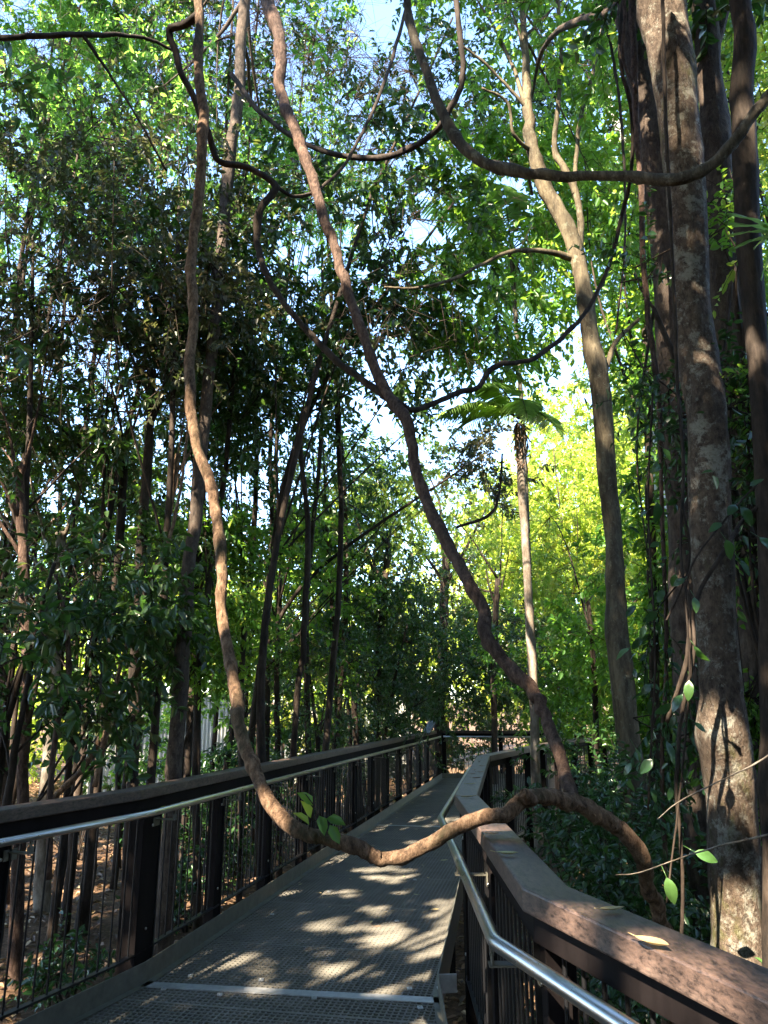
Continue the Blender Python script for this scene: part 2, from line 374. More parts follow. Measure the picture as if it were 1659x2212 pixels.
NT = [0]
def tree(name, label, cat, crown, trunk=None, mat='leaf_green', bmat='bark_dark', n=300, K=18, tl=.5, ll=.12, lw=.42, gap=.05, group=None,
         droop=.35, limbs=6, sky=True, tr=.042, ltop=.45, updir=.8, jitter=.5):
    """crown: list of (px,py,Y,rx,ry,rz) or ('w',x,y,z,rx,ry,rz). trunk: list (x,y,z,r) bottom to top"""
    NT[0] += 1; ph = NT[0] * 1.37
    cs = []
    for cdef in crown:
        if cdef[0] == 'w': cs.append((Vector(cdef[1:4]), cdef[4:7]))
        else: cs.append((PY(*cdef[:3]), cdef[3:6]))
    c0 = cs[0][0]
    if trunk is None:
        bx, by = c0.x + random.uniform(-.5, .5), c0.y + random.uniform(-.3, .6)
        if 0 < by < 21:
            lo, hi = -2.9 + .22 * by, (.6 + .2 * by if by < 9 else 1.2 + .42 * (by - 9))
            if by > 9: hi = 5.5
            if by < 9: hi = 1.5 + .12 * by
            if lo < bx < hi: bx = lo - random.uniform(.1, 2.6) if bx - lo < hi - bx else hi + random.uniform(0, .8)
        g = ground_z(bx, by)
        H = c0.z - g
        trunk = [(bx, by, g - .1, tr * 1.3), (bx + random.uniform(-.1, .1) * H * .3, by, g + H * .35, tr), (bx * .85 + c0.x * .15, by * .85 + c0.y * .15, g + H * .68, tr * .8), (c0.x, c0.y, c0.z + cs[0][1][2] * .4, tr * .4)]
    root = empty(name, Vector((trunk[0][0], trunk[0][1], max(trunk[0][2], GZ - .3))))
    tag(root, label, cat, group)
    tb = MB(); woody(tb, trunk, 6, 10, .08, .3, 2, NT[0])
    P = np.concatenate([crown_points(c, r, int(n * (1 if i == 0 else (r[0] * r[2]) / (cs[0][1][0] * cs[0][1][2]))), gap, ph + i, sky=sky) for i, (c, r) in enumerate(cs)])
    # limbs from the trunk into the crown
    tops = crm(trunk, 6); tops = tops[int(len(tops) * ltop):]
    lp = []
    for i in range(limbs):
        if len(P) < 5: break
        q = P[random.randrange(len(P))]; st = tops[random.randrange(len(tops))]
        a = Vector(st[:3]); b = Vector(q); r0 = max(.012, min(.06, st[3] * .45))
        mid = a.lerp(b, .5) + Vector((random.uniform(-.2, .2), random.uniform(-.2, .2), random.uniform(-.1, .35))) * (b - a).length * .35
        woody(tb, [(*a, r0), (*mid, r0 * .6), (*b, r0 * .25)], 5, 6, .1, .6, 0, i + NT[0] * 10)
        lp.append((mid + b) / 2); lp.append(mid); lp.append(b)
    under(tb.build('trunk', bmat), root)
    D = norm((P - np.array(c0)) * .5 / np.array(cs[0][1]).mean() + rng.normal(size=P.shape) * .6 + np.array([0, 0, -droop * .4]))
    parts = foliage(P, D, K, tl, ll, lw, droop, updir=updir, jitter=jitter)
    # secondary twigs joining sprays to limbs
    if lp and len(P):
        LP = np.array([list(v) for v in lp]); sel = rng.random(len(P)) < .2
        Q = P[sel]
        if len(Q):
            dd = np.linalg.norm(Q[:, None] - LP[None], axis=2); A = LP[dd.argmin(1)]
            ok = dd.min(1) < 1.1; 
            if ok.any():
                mid = (A + Q) / 2 + rng.normal(size=Q.shape) * .12
                for a_, b_, r_ in ((A, mid, .009), (mid, Q, .006)):
                    V, Fq = twig_arrays(a_[ok], b_[ok], np.full(ok.sum(), r_)); parts.append((V, Fq, np.zeros(len(Fq)), 1))
    if len(P): under(quadmesh('crown', parts, [mat, 'bark_dark']), root)
    return root

# ================================================================== light, sky
w = bpy.data.worlds.new('World'); scene.world = w; w.use_nodes = True
nt = w.node_tree; bg = nt.nodes['Background']; sk = nt.nodes.new('ShaderNodeTexSky'); sk.sky_type = 'NISHITA'; sk.sun_disc = False
sk.sun_elevation = SUN_EL; sk.sun_rotation = SUN_AZ; sk.air_density = 1.0; sk.dust_density = .4; sk.ozone_density = 3.0
nt.links.new(sk.outputs[0], bg.inputs[0]); bg.inputs[1].default_value = .115
sl = bpy.data.lights.new('sun', 'SUN'); sl.energy = 5.0; sl.angle = R(.5); sl.color = (1, .87, .68)
so = bpy.data.objects.new('sun', sl); COL.objects.link(so)
so.rotation_euler = (-Vector(SUN)).to_track_quat('-Z', 'Y').to_euler(); so.location = Vector(SUN) * 40
scene.view_settings.view_transform = 'Standard'; scene.view_settings.look = 'None'; scene.view_settings.gamma = 1
scene.view_settings.exposure = 3.35
cy = scene.cycles
cy.max_bounces = 7; cy.diffuse_bounces = 3; cy.glossy_bounces = 3; cy.transmission_bounces = 4; cy.transparent_max_bounces = 4
cy.caustics_reflective = False; cy.caustics_refractive = False; cy.use_denoising = True; cy.sample_clamp_indirect = 6

# ================================================================== sunlit spots and sky gaps
def sh(px, py, Y, r): SUNHOLES.append((tuple(PY(px, py, Y)), r))
def shz(px, py, z, r): SUNHOLES.append((tuple(PZ(px, py, z)), r * .8))
sh(770, 1826, 3.5, .13); sh(850, 1852, 3.5, .13); sh(700, 1812, 3.5, .09); sh(920, 1832, 3.5, .05)
sh(470, 1130, 4.4, .30); sh(480, 1290, 4.2, .26); sh(440, 980, 4.6, .2)
rs_ = random.Random(11)
for cx_, cy_, sx_, sy_, n_, r0_, r1_ in ((870, 2020, 60, 25, 7, .07, .13), (740, 2000, 60, 20, 5, .04, .09), (800, 2110, 90, 22, 8, .04, .1), (850, 2205, 70, 12, 4, .08, .15), (820, 1885, 90, 22, 12, .03, .09), (760, 1940, 120, 25, 9, .02, .06), (900, 1780, 50, 30, 3, .04, .08)):
    for _ in range(n_): shz(cx_ + rs_.gauss(0, sx_ * .6), cy_ + rs_.gauss(0, sy_ * .6), 0, rs_.uniform(r0_, r1_) * .8)
sh(1180, 430, 8, .8); sh(1140, 280, 8, .6); sh(1600, 2040, 4.1, .22); sh(1560, 1640, 4.2, .16); sh(1580, 650, 5.5, .35)
sh(1150, 1440, 9.8, .30); sh(1125, 1060, 9.8, .4); sh(495, 330, 8.5, .35); sh(190, 1640, 9.5, .5)
sh(1270, 1560, 9.0, .3)
for q in ((130, 1850, -.8, 1.5), (240, 1840, -.8, 1.1), (110, 1930, -.8, .6), (470, 1800, -.8, .6), (60, 1880, -.8, .5), (420, 1830, -.8, .3), (140, 1780, -.8, .9)): shz(*q)
sh(105, 1640, 10.5, .4); sh(30, 1350, 8, .3); sh(60, 1180, 8, .2); sh(300, 1500, 9, .2); sh(200, 1560, 9, .3); sh(930, 900, 9.4, .5); sh(1120, 1180, 9.8, .3)
shz(1180, 1975, 1.1, .07); shz(1400, 2060, 1.1, .08); shz(1050, 1790, 1.1, .09); shz(1560, 2130, 1.1, .06)
sh(1200, 1050, 22, 4.0); sh(1280, 900, 24, 3.5); sh(1000, 1100, 22, 2.2); sh(820, 1050, 18, 1.2); sh(1330, 1250, 20, 2.0)
sh(900, 1400, 26, 2.0); sh(640, 1420, 26, 2.0); sh(20, 1120, 13, .8); sh(250, 1180, 14, .5); sh(1620, 260, 10, 1.2); sh(60, 300, 12, 2.0); sh(600, 300, 14, 1.6)
sh(1400, 700, 16, 1.5)
sh(700, 1350, 30, 4.0); sh(950, 1380, 30, 4.0); sh(450, 1350, 28, 3.5); sh(150, 1450, 24, 2.0); sh(840, 1500, 30, 2.5); sh(600, 1500, 30, 2.5); sh(820, 720, 12, .4); sh(900, 300, 11, .5); sh(1060, 450, 11, .4)
sh(1000, 900, 12, .4); sh(1160, 640, 12, .7); sh(1010, 660, 10, .3); sh(420, 60, 12, .8); sh(180, 60, 12, 1.3); sh(690, 250, 13, .9); sh(700, 430, 13, 1.0)
CLEAR += [(930, 900, 140, 60, 9.2, 1.0), (1110, 580, 120, 130, 12.5, .75)]
SKYHOLES += [(640, 550, 55, 50, .97), (835, 40, 65, 60, .95), (1110, 420, 60, 45, .9), (930, 470, 80, 50, .8), (960, 830, 45, 35, .9), (910, 330, 40, 40, .8),
             (500, 1070, 100, 80, .6), (270, 900, 110, 70, .5), (100, 790, 110, 50, .5), (640, 1000, 110, 90, .55), (600, 560, 60, 200, .4), (720, 850, 90, 60, .5),
             (230, 200, 110, 60, .55), (380, 330, 90, 70, .5), (1050, 120, 100, 80, .6), (920, 1180, 90, 80, .5), (1310, 260, 30, 60, .6), (800, 520, 200, 120, .35),
             (120, 1050, 100, 60, .4), (880, 560, 60, 60, .5), (1140, 150, 50, 100, .5)]

rf = random.Random(5)
for x0, x1, y0, y1, Y0, Y1, r0, r1, n_ in ((0, 550, 0, 420, 9, 14, .3, .8, 16), (0, 600, 420, 900, 7.5, 11, .06, .22, 22), (550, 1300, 0, 900, 8.5, 13, .1, .45, 34), (0, 420, 900, 1600, 7, 13, .1, .4, 38), (450, 1100, 1050, 1560, 13, 24, .2, .7, 26), (1380, 1659, 0, 1500, 9, 13, .1, .5, 4), (1000, 1450, 1150, 1600, 10, 20, .2, .7, 14)):
    for _ in range(n_): sh(rf.uniform(x0, x1), rf.uniform(y0, y1), rf.uniform(Y0, Y1), rf.uniform(r0, r1))
CLEAR += [(1190, 1020, 120, 190, 17, .9), (1370, 1100, 60, 250, 14, .7), (830, 1060, 90, 90, 14, .8), (1050, 1250, 90, 110, 17, .6), (980, 700, 250, 200, 7, .8), (560, 1500, 80, 90, 17, .75), (440, 1560, 60, 90, 22, .85), (720, 1500, 60, 60, 26, .7)]
# ================================================================== ground
xs = np.concatenate([np.linspace(-160, -26, 14), np.linspace(-24, 24, 97), np.linspace(26, 160, 14)])
ys = np.concatenate([np.linspace(-60, -12, 8), np.linspace(-10, 34, 89), np.linspace(37, 260, 16)])
mb = MB(); vs = [(x, y, ground_z(x, y)) for y in ys for x in xs]; nx = len(xs)
mb.add(vs, [(j * nx + i, j * nx + i + 1, (j + 1) * nx + i + 1, (j + 1) * nx + i) for j in range(len(ys) - 1) for i in range(nx - 1)], True)
tag(mb.build('ground', 'soil'), kind='structure')
n = 42000
a = rng.random(n); X = rng.uniform(-14, 14, n); Y = .5 + 27 * rng.random(n) ** .8
Z = np.array([ground_z(x, y) for x, y in zip(X, Y)]) + rng.uniform(.005, .05, n)
ang = rng.uniform(0, 6.283, n); d = np.stack([np.cos(ang), np.sin(ang), rng.normal(0, .25, n)], 1)
V, Fq = leaf_arrays(np.stack([X, Y, Z], 1), d, norm(np.array([0, 0, 1.0]) + rng.normal(size=(n, 3)) * .35), rng.uniform(.06, .15, n), rng.uniform(.03, .06, n))
tag(quadmesh('leaf_litter', [(V, Fq, np.repeat(rng.random(n), 2), 0)], ['leaf_litter']), 'brown leaf litter covering the forest floor under the boardwalk', 'leaf litter', kind='stuff')

# ================================================================== boardwalk
def zf(x, y): return -max(0, x - 4.2) * .1
LEFT = [(-2.62, 2.0), (-1.44, 5.19), (1.40, 19.46), (4.2, 19.15), (9.5, 18.3)]
RIGHT = [(.75, 1.0), (.29, 2.45), (.31, 5.0), (.90, 9.1), (2.55, 13.0), (4.2, 16.2), (9.5, 15.6)]
poly = LEFT + RIGHT[::-1]
def clip(p, d):
    ts = []
    for i in range(len(poly)):
        a, b = poly[i], poly[(i + 1) % len(poly)]
        ex, ey = b[0] - a[0], b[1] - a[1]; den = d[0] * ey - d[1] * ex
        if abs(den) < 1e-9: continue
        t = ((a[0] - p[0]) * ey - (a[1] - p[1]) * ex) / den; s = ((a[0] - p[0]) * d[1] - (a[1] - p[1]) * d[0]) / den
        if 0 <= s < 1: ts.append(t)
    ts.sort(); return [(ts[i], ts[i + 1]) for i in range(0, len(ts) - 1, 2)]
def bar(mb, p, q, wd, z0, z1):
    d = Vector((q[0] - p[0], q[1] - p[1])); L = d.length
    if L < .01: return
    d /= L; nn = Vector((-d.y, d.x)) * wd / 2; vs = []
    for z in (z0, z1):
        for e, s in ((p, -1), (p, 1), (q, 1), (q, -1)):
            vs.append((e[0] + nn.x * s, e[1] + nn.y * s, z + zf(*e)))
    mb.add(vs, [(0, 1, 2, 3), (7, 6, 5, 4), (0, 4, 5, 1), (1, 5, 6, 2), (2, 6, 7, 3), (3, 7, 4, 0)])
path = tag(empty('path', (-.5, 5, -.05)), kind='structure')
du = Vector((.2, .98)).normalized(); dc = Vector((du.y, -du.x))
rows = MB(); cols_ = MB(); joints = MB()
s = -5.0
k = 0
def splitx(p, d, t0, t1):
    x0, x1 = p[0] + d[0] * t0, p[0] + d[0] * t1
    ts = [t0] + ([(4.2 - p[0]) / d[0]] if (x0 - 4.2) * (x1 - 4.2) < 0 else []) + [t1]
    return [((p[0] + d[0] * a_, p[1] + d[1] * a_), (p[0] + d[0] * b_, p[1] + d[1] * b_)) for a_, b_ in zip(ts, ts[1:])]
while s < 20:
    p = (-.3 + du.x * s + 0, 5 + du.y * s)
    wide = k % 28 == 0
    for t0, t1 in clip(p, dc):
        for A, B in splitx(p, dc, t0, t1): bar(rows, A, B, .026 if wide else .0115, -.03, 0)
    s += .042; k += 1
s = -6.0
while s < 12:
    p = (-.3 + dc.x * s, 5 + dc.y * s)
    for t0, t1 in clip(p, du):
        for A, B in splitx(p, du, t0, t1): bar(cols_, A, B, .009, -.031, -.002)
    s += .034
under(rows.build('grating', 'grating'), path); under(cols_.build('grating', 'grating'), path)
mb = MB()
bar(mb, (-1.44, 5.17), (.33, 4.90), .085, .001, .007); under(mb.build('joint_strip', 'plate'), path)
mb = MB(); bar(mb, (-.21, 11.75), (1.9, 11.4), .05, .001, .006); under(mb.build('joint_strip', 'plate'), path)
# kerb plates (side plate plus inner flange)
for pl, sg in ((LEFT[:3], 1), (LEFT[2:], 1), (RIGHT, -1)):
    mb = MB(); P3 = [(x, y, 0) for x, y in pl]
    P3 = [(x, y, zf(x, y)) for x, y in pl]
    if sg > 0: mb.sweep(P3, [(-.045, .002), (-.045, .007), (.002, .007), (.002, .12), (.008, .12), (.008, -.16), (.002, -.16), (.002, .002)])
    else: mb.sweep(P3, [(.03, .002), (.03, .007), (-.002, .007), (-.002, .11), (-.008, .11), (-.008, -.16), (-.002, -.16), (-.002, .002)])
    under(mb.build('kerb_plate', 'galv'), path)
for cx_, cy_ in ((.15, 5.1), (-.75, 5.25), (-1.2, 5.33), (-.4, 4.95), (-.95, 5.0), (-1.3, 5.1), (.2, 4.8), (-.1, 11.95), (.7, 11.2), (.3, 8.1), (-.5, 7.6), (.1, 6.6), (-.9, 6.8)):
    mb = MB(); mb.box((cx_, cy_, .004), .030, .045, .005, .1); mb.tube([(cx_, cy_, .006), (cx_, cy_, .011)], .006, 8); under(mb.build('clip', 'plate'), path)
# joists
mb = MB()
for s in np.arange(-4, 15, 1.15):
    p = (-.3 + du.x * s, 5 + du.y * s)
    for t0, t1 in clip(p, dc):
        bar(mb, (p[0] + dc.x * t0, p[1] + dc.y * t0), (p[0] + dc.x * t1, p[1] + dc.y * t1), .06, -.18, -.034)
under(mb.build('joist', 'black'), path)
for s in np.arange(-3.4, 15, 2.3):
    p = (-.3 + du.x * s, 5 + du.y * s)
    for t0, t1 in clip(p, dc)[:1]:
        for t in (t0 + .15, t1 - .15):
            q = (p[0] + dc.x * t, p[1] + dc.y * t); mb = MB(); mb.box((q[0], q[1], -.62), .09, .09, .86, .2); under(mb.build('support_post', 'black'), path)

def offset(pl, o):
    out = []
    for i, p in enumerate(pl):
        p2 = Vector(p[:2]); d0 = (p2 - Vector(pl[i - 1][:2])).normalized() if i else None
        d1 = (Vector(pl[i + 1][:2]) - p2).normalized() if i < len(pl) - 1 else None
        d0 = d0 or d1; d1 = d1 or d0; nn = (Vector((-d0.y, d0.x)) + Vector((-d1.y, d1.x))).normalized(); sc = 1 / max(.3, nn.dot(Vector((-d0.y, d0.x))))
        out.append((p2.x + nn.x * o * sc, p2.y + nn.y * o * sc, p[2] if len(p) > 2 else 0))
    return out
def densify(pl, step, phase=0):
    out = []
    for a, b in zip(pl, pl[1:]):
        a3, b3 = Vector(a), Vector(b)
        if phase: a3 = a3 + (b3 - a3).normalized() * phase
        n_ = max(1, round((b3 - a3).length / step))
        for i in range(n_): out.append((a3.lerp(b3, i / n_), math.atan2(b3.y - a3.y, b3.x - a3.x), i == 0))
    return out
def railing(name, label, pl, side, posts_step=1.15, handrail=True, hr_pl=None, bigpost=(), capw=.14, bal_step=.1, phase=0):
    """pl: plan polyline of the rail's inner cap edge (x,y,z0). side=+1: outside lies to the left of travel"""
    root = empty(name, (pl[0][0], pl[0][1], 0)); tag(root, label, 'railing')
    s = side
    def prof(o0, o1, z0, z1):
        a, b = s * o0, s * o1
        return [(a, z0), (b, z0), (b, z1), (a, z1)] if s < 0 else [(b, z0), (a, z0), (a, z1), (b, z1)]
    mb = MB(); mb.sweep(pl, prof(0, capw, 1.035, 1.10)); c = under(mb.build('top_rail', 'cap', bevel=.006), root)
    mb = MB(); mb.sweep(pl, prof(.03, .075, .955, 1.034)); under(mb.build('rail_beam', 'black', bevel=.003), root)
    mb = MB(); mb.sweep(pl, prof(.045, .085, .085, .097)); under(mb.build('bottom_rail', 'blacksteel'), root)
    mid = offset(pl, s * .065)
    cnt = 0; rest = MB()
    pts = densify(mid, posts_step, phase)
    post_xy = [q[0] for q in pts]
    for q, ang, corner in pts:
        big = corner and cnt >= 0 and any(abs(q.x - b[0]) < .3 and abs(q.y - b[1]) < .5 for b in bigpost)
        nn = Vector((-math.sin(ang), math.cos(ang), 0)) * s
        c0 = q + nn * (.03 if not big else .045)
        mb = MB(); wd = .22 if big else .095
        mb.box((c0.x, c0.y, q.z + .43), wd, .085 if not big else .13, 1.21, ang); under(mb.build('post', 'black', bevel=.004), root)
        # steel flat beside the post and a coach bolt
        t = Vector((math.cos(ang), math.sin(ang), 0)); f = q + t * (wd / 2 + .008) - nn * .004
        mb = MB(); mb.box((f.x, f.y, q.z + .40), .012, .05, 1.10, ang); under(mb.build('stanchion', 'blacksteel'), root)
        b = c0 - nn * ((.085 if not big else .13) / 2 + .004)
        for zz in (.22, .30 + .55):
            mb = MB(); mb.tube([(b.x, b.y, q.z + zz), (b.x - nn.x * .006, b.y - nn.y * .006, q.z + zz)], .009, 8)
            under(mb.build('bolt', 'steel'), root)
    n_b = 0
    for q, ang, corner in densify(mid, bal_step):
        if min((q.xy - p_.xy).length for p_ in post_xy) < .07: continue
        n_b += 1; m_ = MB() if n_b <= 99 else rest
        m_.tube([(q.x, q.y, q.z + .07), (q.x, q.y, q.z + .965)], .0065, 6, cap=False)
        if n_b <= 99: under(m_.build('baluster', 'blacksteel'), root)
    if rest.v: tag(under(rest.build('baluster', 'blacksteel'), root), kind='stuff')
    if handrail:
        hp = offset(hr_pl or pl, -s * .085)
        mb = MB(); P3 = []
        for i, p in enumerate(hp):
            v = Vector((p[0], p[1], p[2] + .96))
            if 0 < i < len(hp) - 1:
                a = (Vector((hp[i - 1][0], hp[i - 1][1], hp[i - 1][2] + .96)) - v).normalized(); b = (Vector((hp[i + 1][0], hp[i + 1][1], hp[i + 1][2] + .96)) - v).normalized()
                P3 += [v + a * .03, v + a * .008 + b * .008, v + b * .03]
            else: P3.append(v)
        mb.tube(P3, .021, 20); hr = under(mb.build('handrail', 'steel'), root)
        for q, ang, corner in pts:
            nn = Vector((-math.sin(ang), math.cos(ang), 0)) * s; t = Vector((math.cos(ang), math.sin(ang), 0))
            e = q - nn * .15 + t * .06; g = q - nn * .02 + t * .06
            mb = MB(); mb.box((e.x, e.y, q.z + .923), .012, .012, .04, ang)
            c_ = (e + g) / 2; mb.box((c_.x, c_.y, q.z + .88), .045, .15, .006, ang); mb.box((e.x, e.y, q.z + .897), .045, .005, .03, ang)
            mb.box((g.x, g.y, q.z + .865), .09, .006, .055, ang)
            br = mb.build('bracket', 'galv'); br.parent = hr
            # bracket is built in world coordinates; handrail sits at -root offset already
    return root
# left run: extends toward the camera beyond the frame
capL = [(-2.75, 2.05, 0), (-1.565, 5.25, 0), (1.28, 19.40, 0)]
railing('railing', 'long black boardwalk railing on the left with weathered timber cap and steel handrail', capL, 1, posts_step=1.21, bigpost=[(-1.6, 5.5)], phase=.26)
railing('railing', 'far black railing closing off the end of the boardwalk behind the palm trunk', [(1.46, 19.62, 0), (4.2, 19.3, 0), (9.5, 18.45, -.53)], 1)
capR = [(.868, .93, 0), (.40, 2.43, 0), (.43, 4.98, 0), (1.05, 9.06, 0)]
railing('railing', 'near right railing with wide speckled timber cap, kinked twice beside a bright steel handrail', capR, -1, posts_step=1.25)
railing('railing', 'inner black railing turning right at the end of the near timber cap', [(1.066, 9.10, 0), (2.67, 12.92, 0), (4.32, 16.05, 0), (9.5, 15.45, -.53)], -1, handrail=False)
# bright bracket plate on the right kerb
mb = MB(); mb.box((.37, 5.02, .055), .11, .008, .10, .1); mb.box((.37, 5.06, .012), .11, .09, .006, .1)
tag(mb.build('joint_plate', 'plate', bevel=.001), 'shiny bent metal plate at the right kerb beside the joint strip', 'metal plate')

# small tilted sign on the far end of the left railing
sp = PY(910, 1575, 17.6)
root = tag(empty('sign', (1.0, 17.9, 1.1)), 'small tilted information plaque on the far end of the left railing', 'sign')
mb = MB(); mb.box((1.02, 17.9, 1.23), .24, .36, .02, -.9, tilt=R(50)); under(mb.build('panel', 'signface', bevel=.003), root)
mb = MB(); mb.box((1.02, 17.9, 1.214), .26, .38, .012, -.9, tilt=R(50)); under(mb.build('frame', 'blacksteel'), root)
mb = MB(); mb.box((1.02, 17.95, 1.14), .06, .06, .10, -.25); under(mb.build('bracket', 'blacksteel'), root)

# corrugated fence far behind the trees
def corr(x0, x1, y0, y1, z0, z1, lab):
    root = tag(empty('fence', (x0, y0, z0)), lab, 'fence')
    mb = MB(); n_ = int(math.hypot(x1 - x0, y1 - y0) / .028); vs = []
    for i in range(n_ + 1):
        t = i / n_; o = .018 * math.cos(i * math.pi / 2)
        x, y = x0 + (x1 - x0) * t, y0 + (y1 - y0) * t + o
        vs += [(x, y, z0), (x, y, z1), (x, y + .01, z1), (x, y + .01, z0)]
    fs = []
    for i in range(n_):
        a = 4 * i; b = a + 4; fs += [(a, b, b + 1, a + 1), (a + 3, a + 2, b + 2, b + 3), (a + 1, b + 1, b + 2, a + 2)]
    mb.add(vs, fs); under(mb.build('sheet', 'corr'), root)
    mb = MB(); mb.box(((x0 + x1) / 2, (y0 + y1) / 2 + .01, z1 + .04), abs(x1 - x0) + .1, .12, .06, math.atan2(y1 - y0, x1 - x0)); under(mb.build('capping', 'galv'), root)
corr(-8.6, -4.6, 22.5, 24.5, -1.0, 2.0, 'pale corrugated fence glimpsed behind the trees left of centre')
corr(-3.4, 1.0, 27.5, 28.5, -.9, 1.9, 'pale corrugated fence glimpsed far behind the middle of the left railing')

# ================================================================== lianas
def vine(name, lab, cat, segs, mat, knots=10, rough=.12, n=14, sub=9, k=.75):
    segs = [[(a, b, c, d * k) for a, b, c, d in q] for q in segs]; mb = MB()
    for i, s_ in enumerate(segs): woody(mb, VP(s_), sub, n, rough, .35, knots if i == 0 else max(1, knots // 3), 40 + i + len(lab))
    o = mb.build(name, mat); return tag(o, lab, cat)
v1 = vine('liana', 'thick brown liana hanging down from the canopy and looping low across the boardwalk', 'vine',
  [[(432, -60, 5.2, 13), (428, 120, 5.1, 13), (440, 250, 5.0, 14), (428, 420, 4.9, 14), (414, 560, 4.8, 14), (416, 700, 4.7, 14), (410, 830, 4.6, 15), (425, 960, 4.5, 15),
    (455, 1040, 4.4, 16), (470, 1120, 4.3, 15), (480, 1200, 4.2, 17), (478, 1320, 4.1, 15), (494, 1420, 4.0, 16), (510, 1500, 3.9, 18), (518, 1570, 3.8, 17), (548, 1660, 3.7, 19),
    (585, 1735, 3.6, 20), (640, 1790, 3.5, 21), (705, 1812, 3.5, 20), (765, 1826, 3.5, 22), (830, 1856, 3.5, 19), (900, 1836, 3.5, 20), (960, 1802, 3.45, 20), (1030, 1774, 3.4, 20),
    (1090, 1757, 3.4, 21), (1140, 1726, 3.45, 23), (1190, 1722, 3.5, 22), (1240, 1738, 3.6, 25), (1300, 1765, 3.7, 24), (1350, 1800, 3.75, 22), (1388, 1850, 3.8, 22),
    (1398, 1910, 3.9, 20), (1425, 1975, 4.0, 21), (1450, 2060, 4.15, 22), (1450, 2240, 4.3, 24)],
   [(1150, 1728, 3.45, 16), (1138, 1716, 3.38, 15), (1130, 1712, 3.34, 9)]], 'bark_vine', 26, .11, 18, 12)
v2 = vine('liana', 'reddish brown liana slanting down from the top and joining the looping one at right', 'vine',
  [[(560, -60, 7.0, 18), (590, 40, 6.8, 19), (607, 130, 6.6, 17), (608, 200, 6.5, 15), (640, 290, 6.3, 15), (680, 400, 6.1, 15), (710, 500, 5.9, 15), (750, 620, 5.7, 14), (790, 740, 5.5, 15),
    (838, 850, 5.3, 16), (885, 920, 5.1, 17), (893, 1000, 5.0, 16), (920, 1080, 4.9, 17), (965, 1170, 4.7, 18), (1010, 1255, 4.5, 18), (1045, 1320, 4.4, 18), (1050, 1375, 4.3, 20),
    (1095, 1435, 4.2, 19), (1150, 1490, 4.1, 19), (1180, 1560, 4.0, 18), (1215, 1640, 3.85, 19), (1238, 1735, 3.62, 20)]], 'bark_red', 18, .12, 16, 12)
vine('liana', 'dark zigzag liana dropping from upper left to meet the slanting one at centre', 'vine',
  [[(432, 30, 5.2, 11), (400, 55, 5.3, 11), (368, 70, 5.4, 10), (390, 150, 5.5, 9), (420, 215, 5.6, 9), (450, 290, 5.7, 9), (470, 345, 5.8, 9), (530, 362, 5.8, 9), (595, 402, 5.8, 9), (562, 455, 5.8, 11),
    (556, 520, 5.8, 10), (575, 590, 5.7, 9), (625, 670, 5.6, 9), (700, 755, 5.5, 10), (780, 820, 5.4, 10), (842, 862, 5.3, 10)],
   [(595, 402, 5.8, 5), (640, 425, 6, 5), (700, 400, 6.2, 5), (760, 330, 6.5, 5), (830, 180, 7, 5), (880, 10, 7.5, 5), (900, -60, 7.6, 5)]], 'bark_dark', 8)
vine('liana', 'thin dark liana curving up from the centre toward the right trunk', 'vine',
  [[(860, 868, 5.2, 8), (900, 885, 5.2, 8), (980, 852, 5.4, 8), (1030, 838, 5.5, 8), (1070, 790, 5.6, 8), (1150, 775, 5.8, 7), (1230, 715, 6, 7), (1280, 650, 6.1, 6), (1320, 560, 6.1, 6), (1345, 460, 6, 6), (1362, 380, 5.8, 5),
    (1365, 250, 5.6, 6), (1340, 120, 5.4, 6), (1350, -50, 5.4, 6)]], 'bark_dark', 6)
vine('liana', 'long grey liana swooping from the top centre in a sagging arc to the right edge', 'vine',
  [[(870, -60, 4.6, 11), (890, 60, 4.6, 12), (925, 160, 4.5, 13), (955, 250, 4.4, 14), (1000, 318, 4.3, 15), (1060, 355, 4.2, 15), (1130, 374, 4.1, 15), (1200, 380, 4.0, 14), (1280, 378, 3.9, 13),
    (1370, 380, 3.75, 15), (1440, 388, 3.65, 17), (1500, 375, 3.6, 17), (1560, 335, 3.55, 17), (1600, 285, 3.5, 16), (1650, 225, 3.45, 16), (1740, 120, 3.4, 16)],
   [(1000, 318, 4.3, 6), (1040, 345, 4.6, 7), (1130, 365, 5.2, 5), (1150, 420, 5.6, 4)]], 'bark_grey', 12)
vine('liana', 'dark liana hanging in a shallow loop across the upper middle of the canopy', 'vine',
  [[(500, 160, 8, 7), (560, 240, 7.9, 7), (640, 300, 7.8, 7), (700, 325, 7.7, 8), (780, 342, 7.6, 9), (850, 335, 7.4, 9), (920, 300, 7.2, 9), (970, 240, 7, 9), (1000, 160, 6.9, 8), (990, 40, 6.8, 8), (975, -60, 6.8, 8)]], 'bark_dark', 4)
vine('branch', 'bare dark branch reaching in from the top left edge', 'branch',
  [[(-60, 85, 6, 8), (60, 78, 6, 8), (180, 75, 6, 8), (300, 80, 6.2, 5), (380, 110, 6.4, 4)], [(180, 76, 6, 6), (230, 150, 6.2, 4), (300, 260, 6.4, 3), (360, 370, 6.6, 3)]], 'bark_dark', 2)
vine('branch', 'thin bare twig reaching in from the right edge above the timber cap', 'branch',
  [[(1720, 1790, 2.6, 3), (1620, 1812, 2.7, 3), (1560, 1826, 2.8, 2.4), (1480, 1850, 2.9, 2), (1380, 1885, 3.1, 1.6), (1330, 1890, 3.2, 1.2)], [(1610, 1812, 2.7, 5), (1616, 1811, 2.7, 5)]], 'bark_pale', 2)
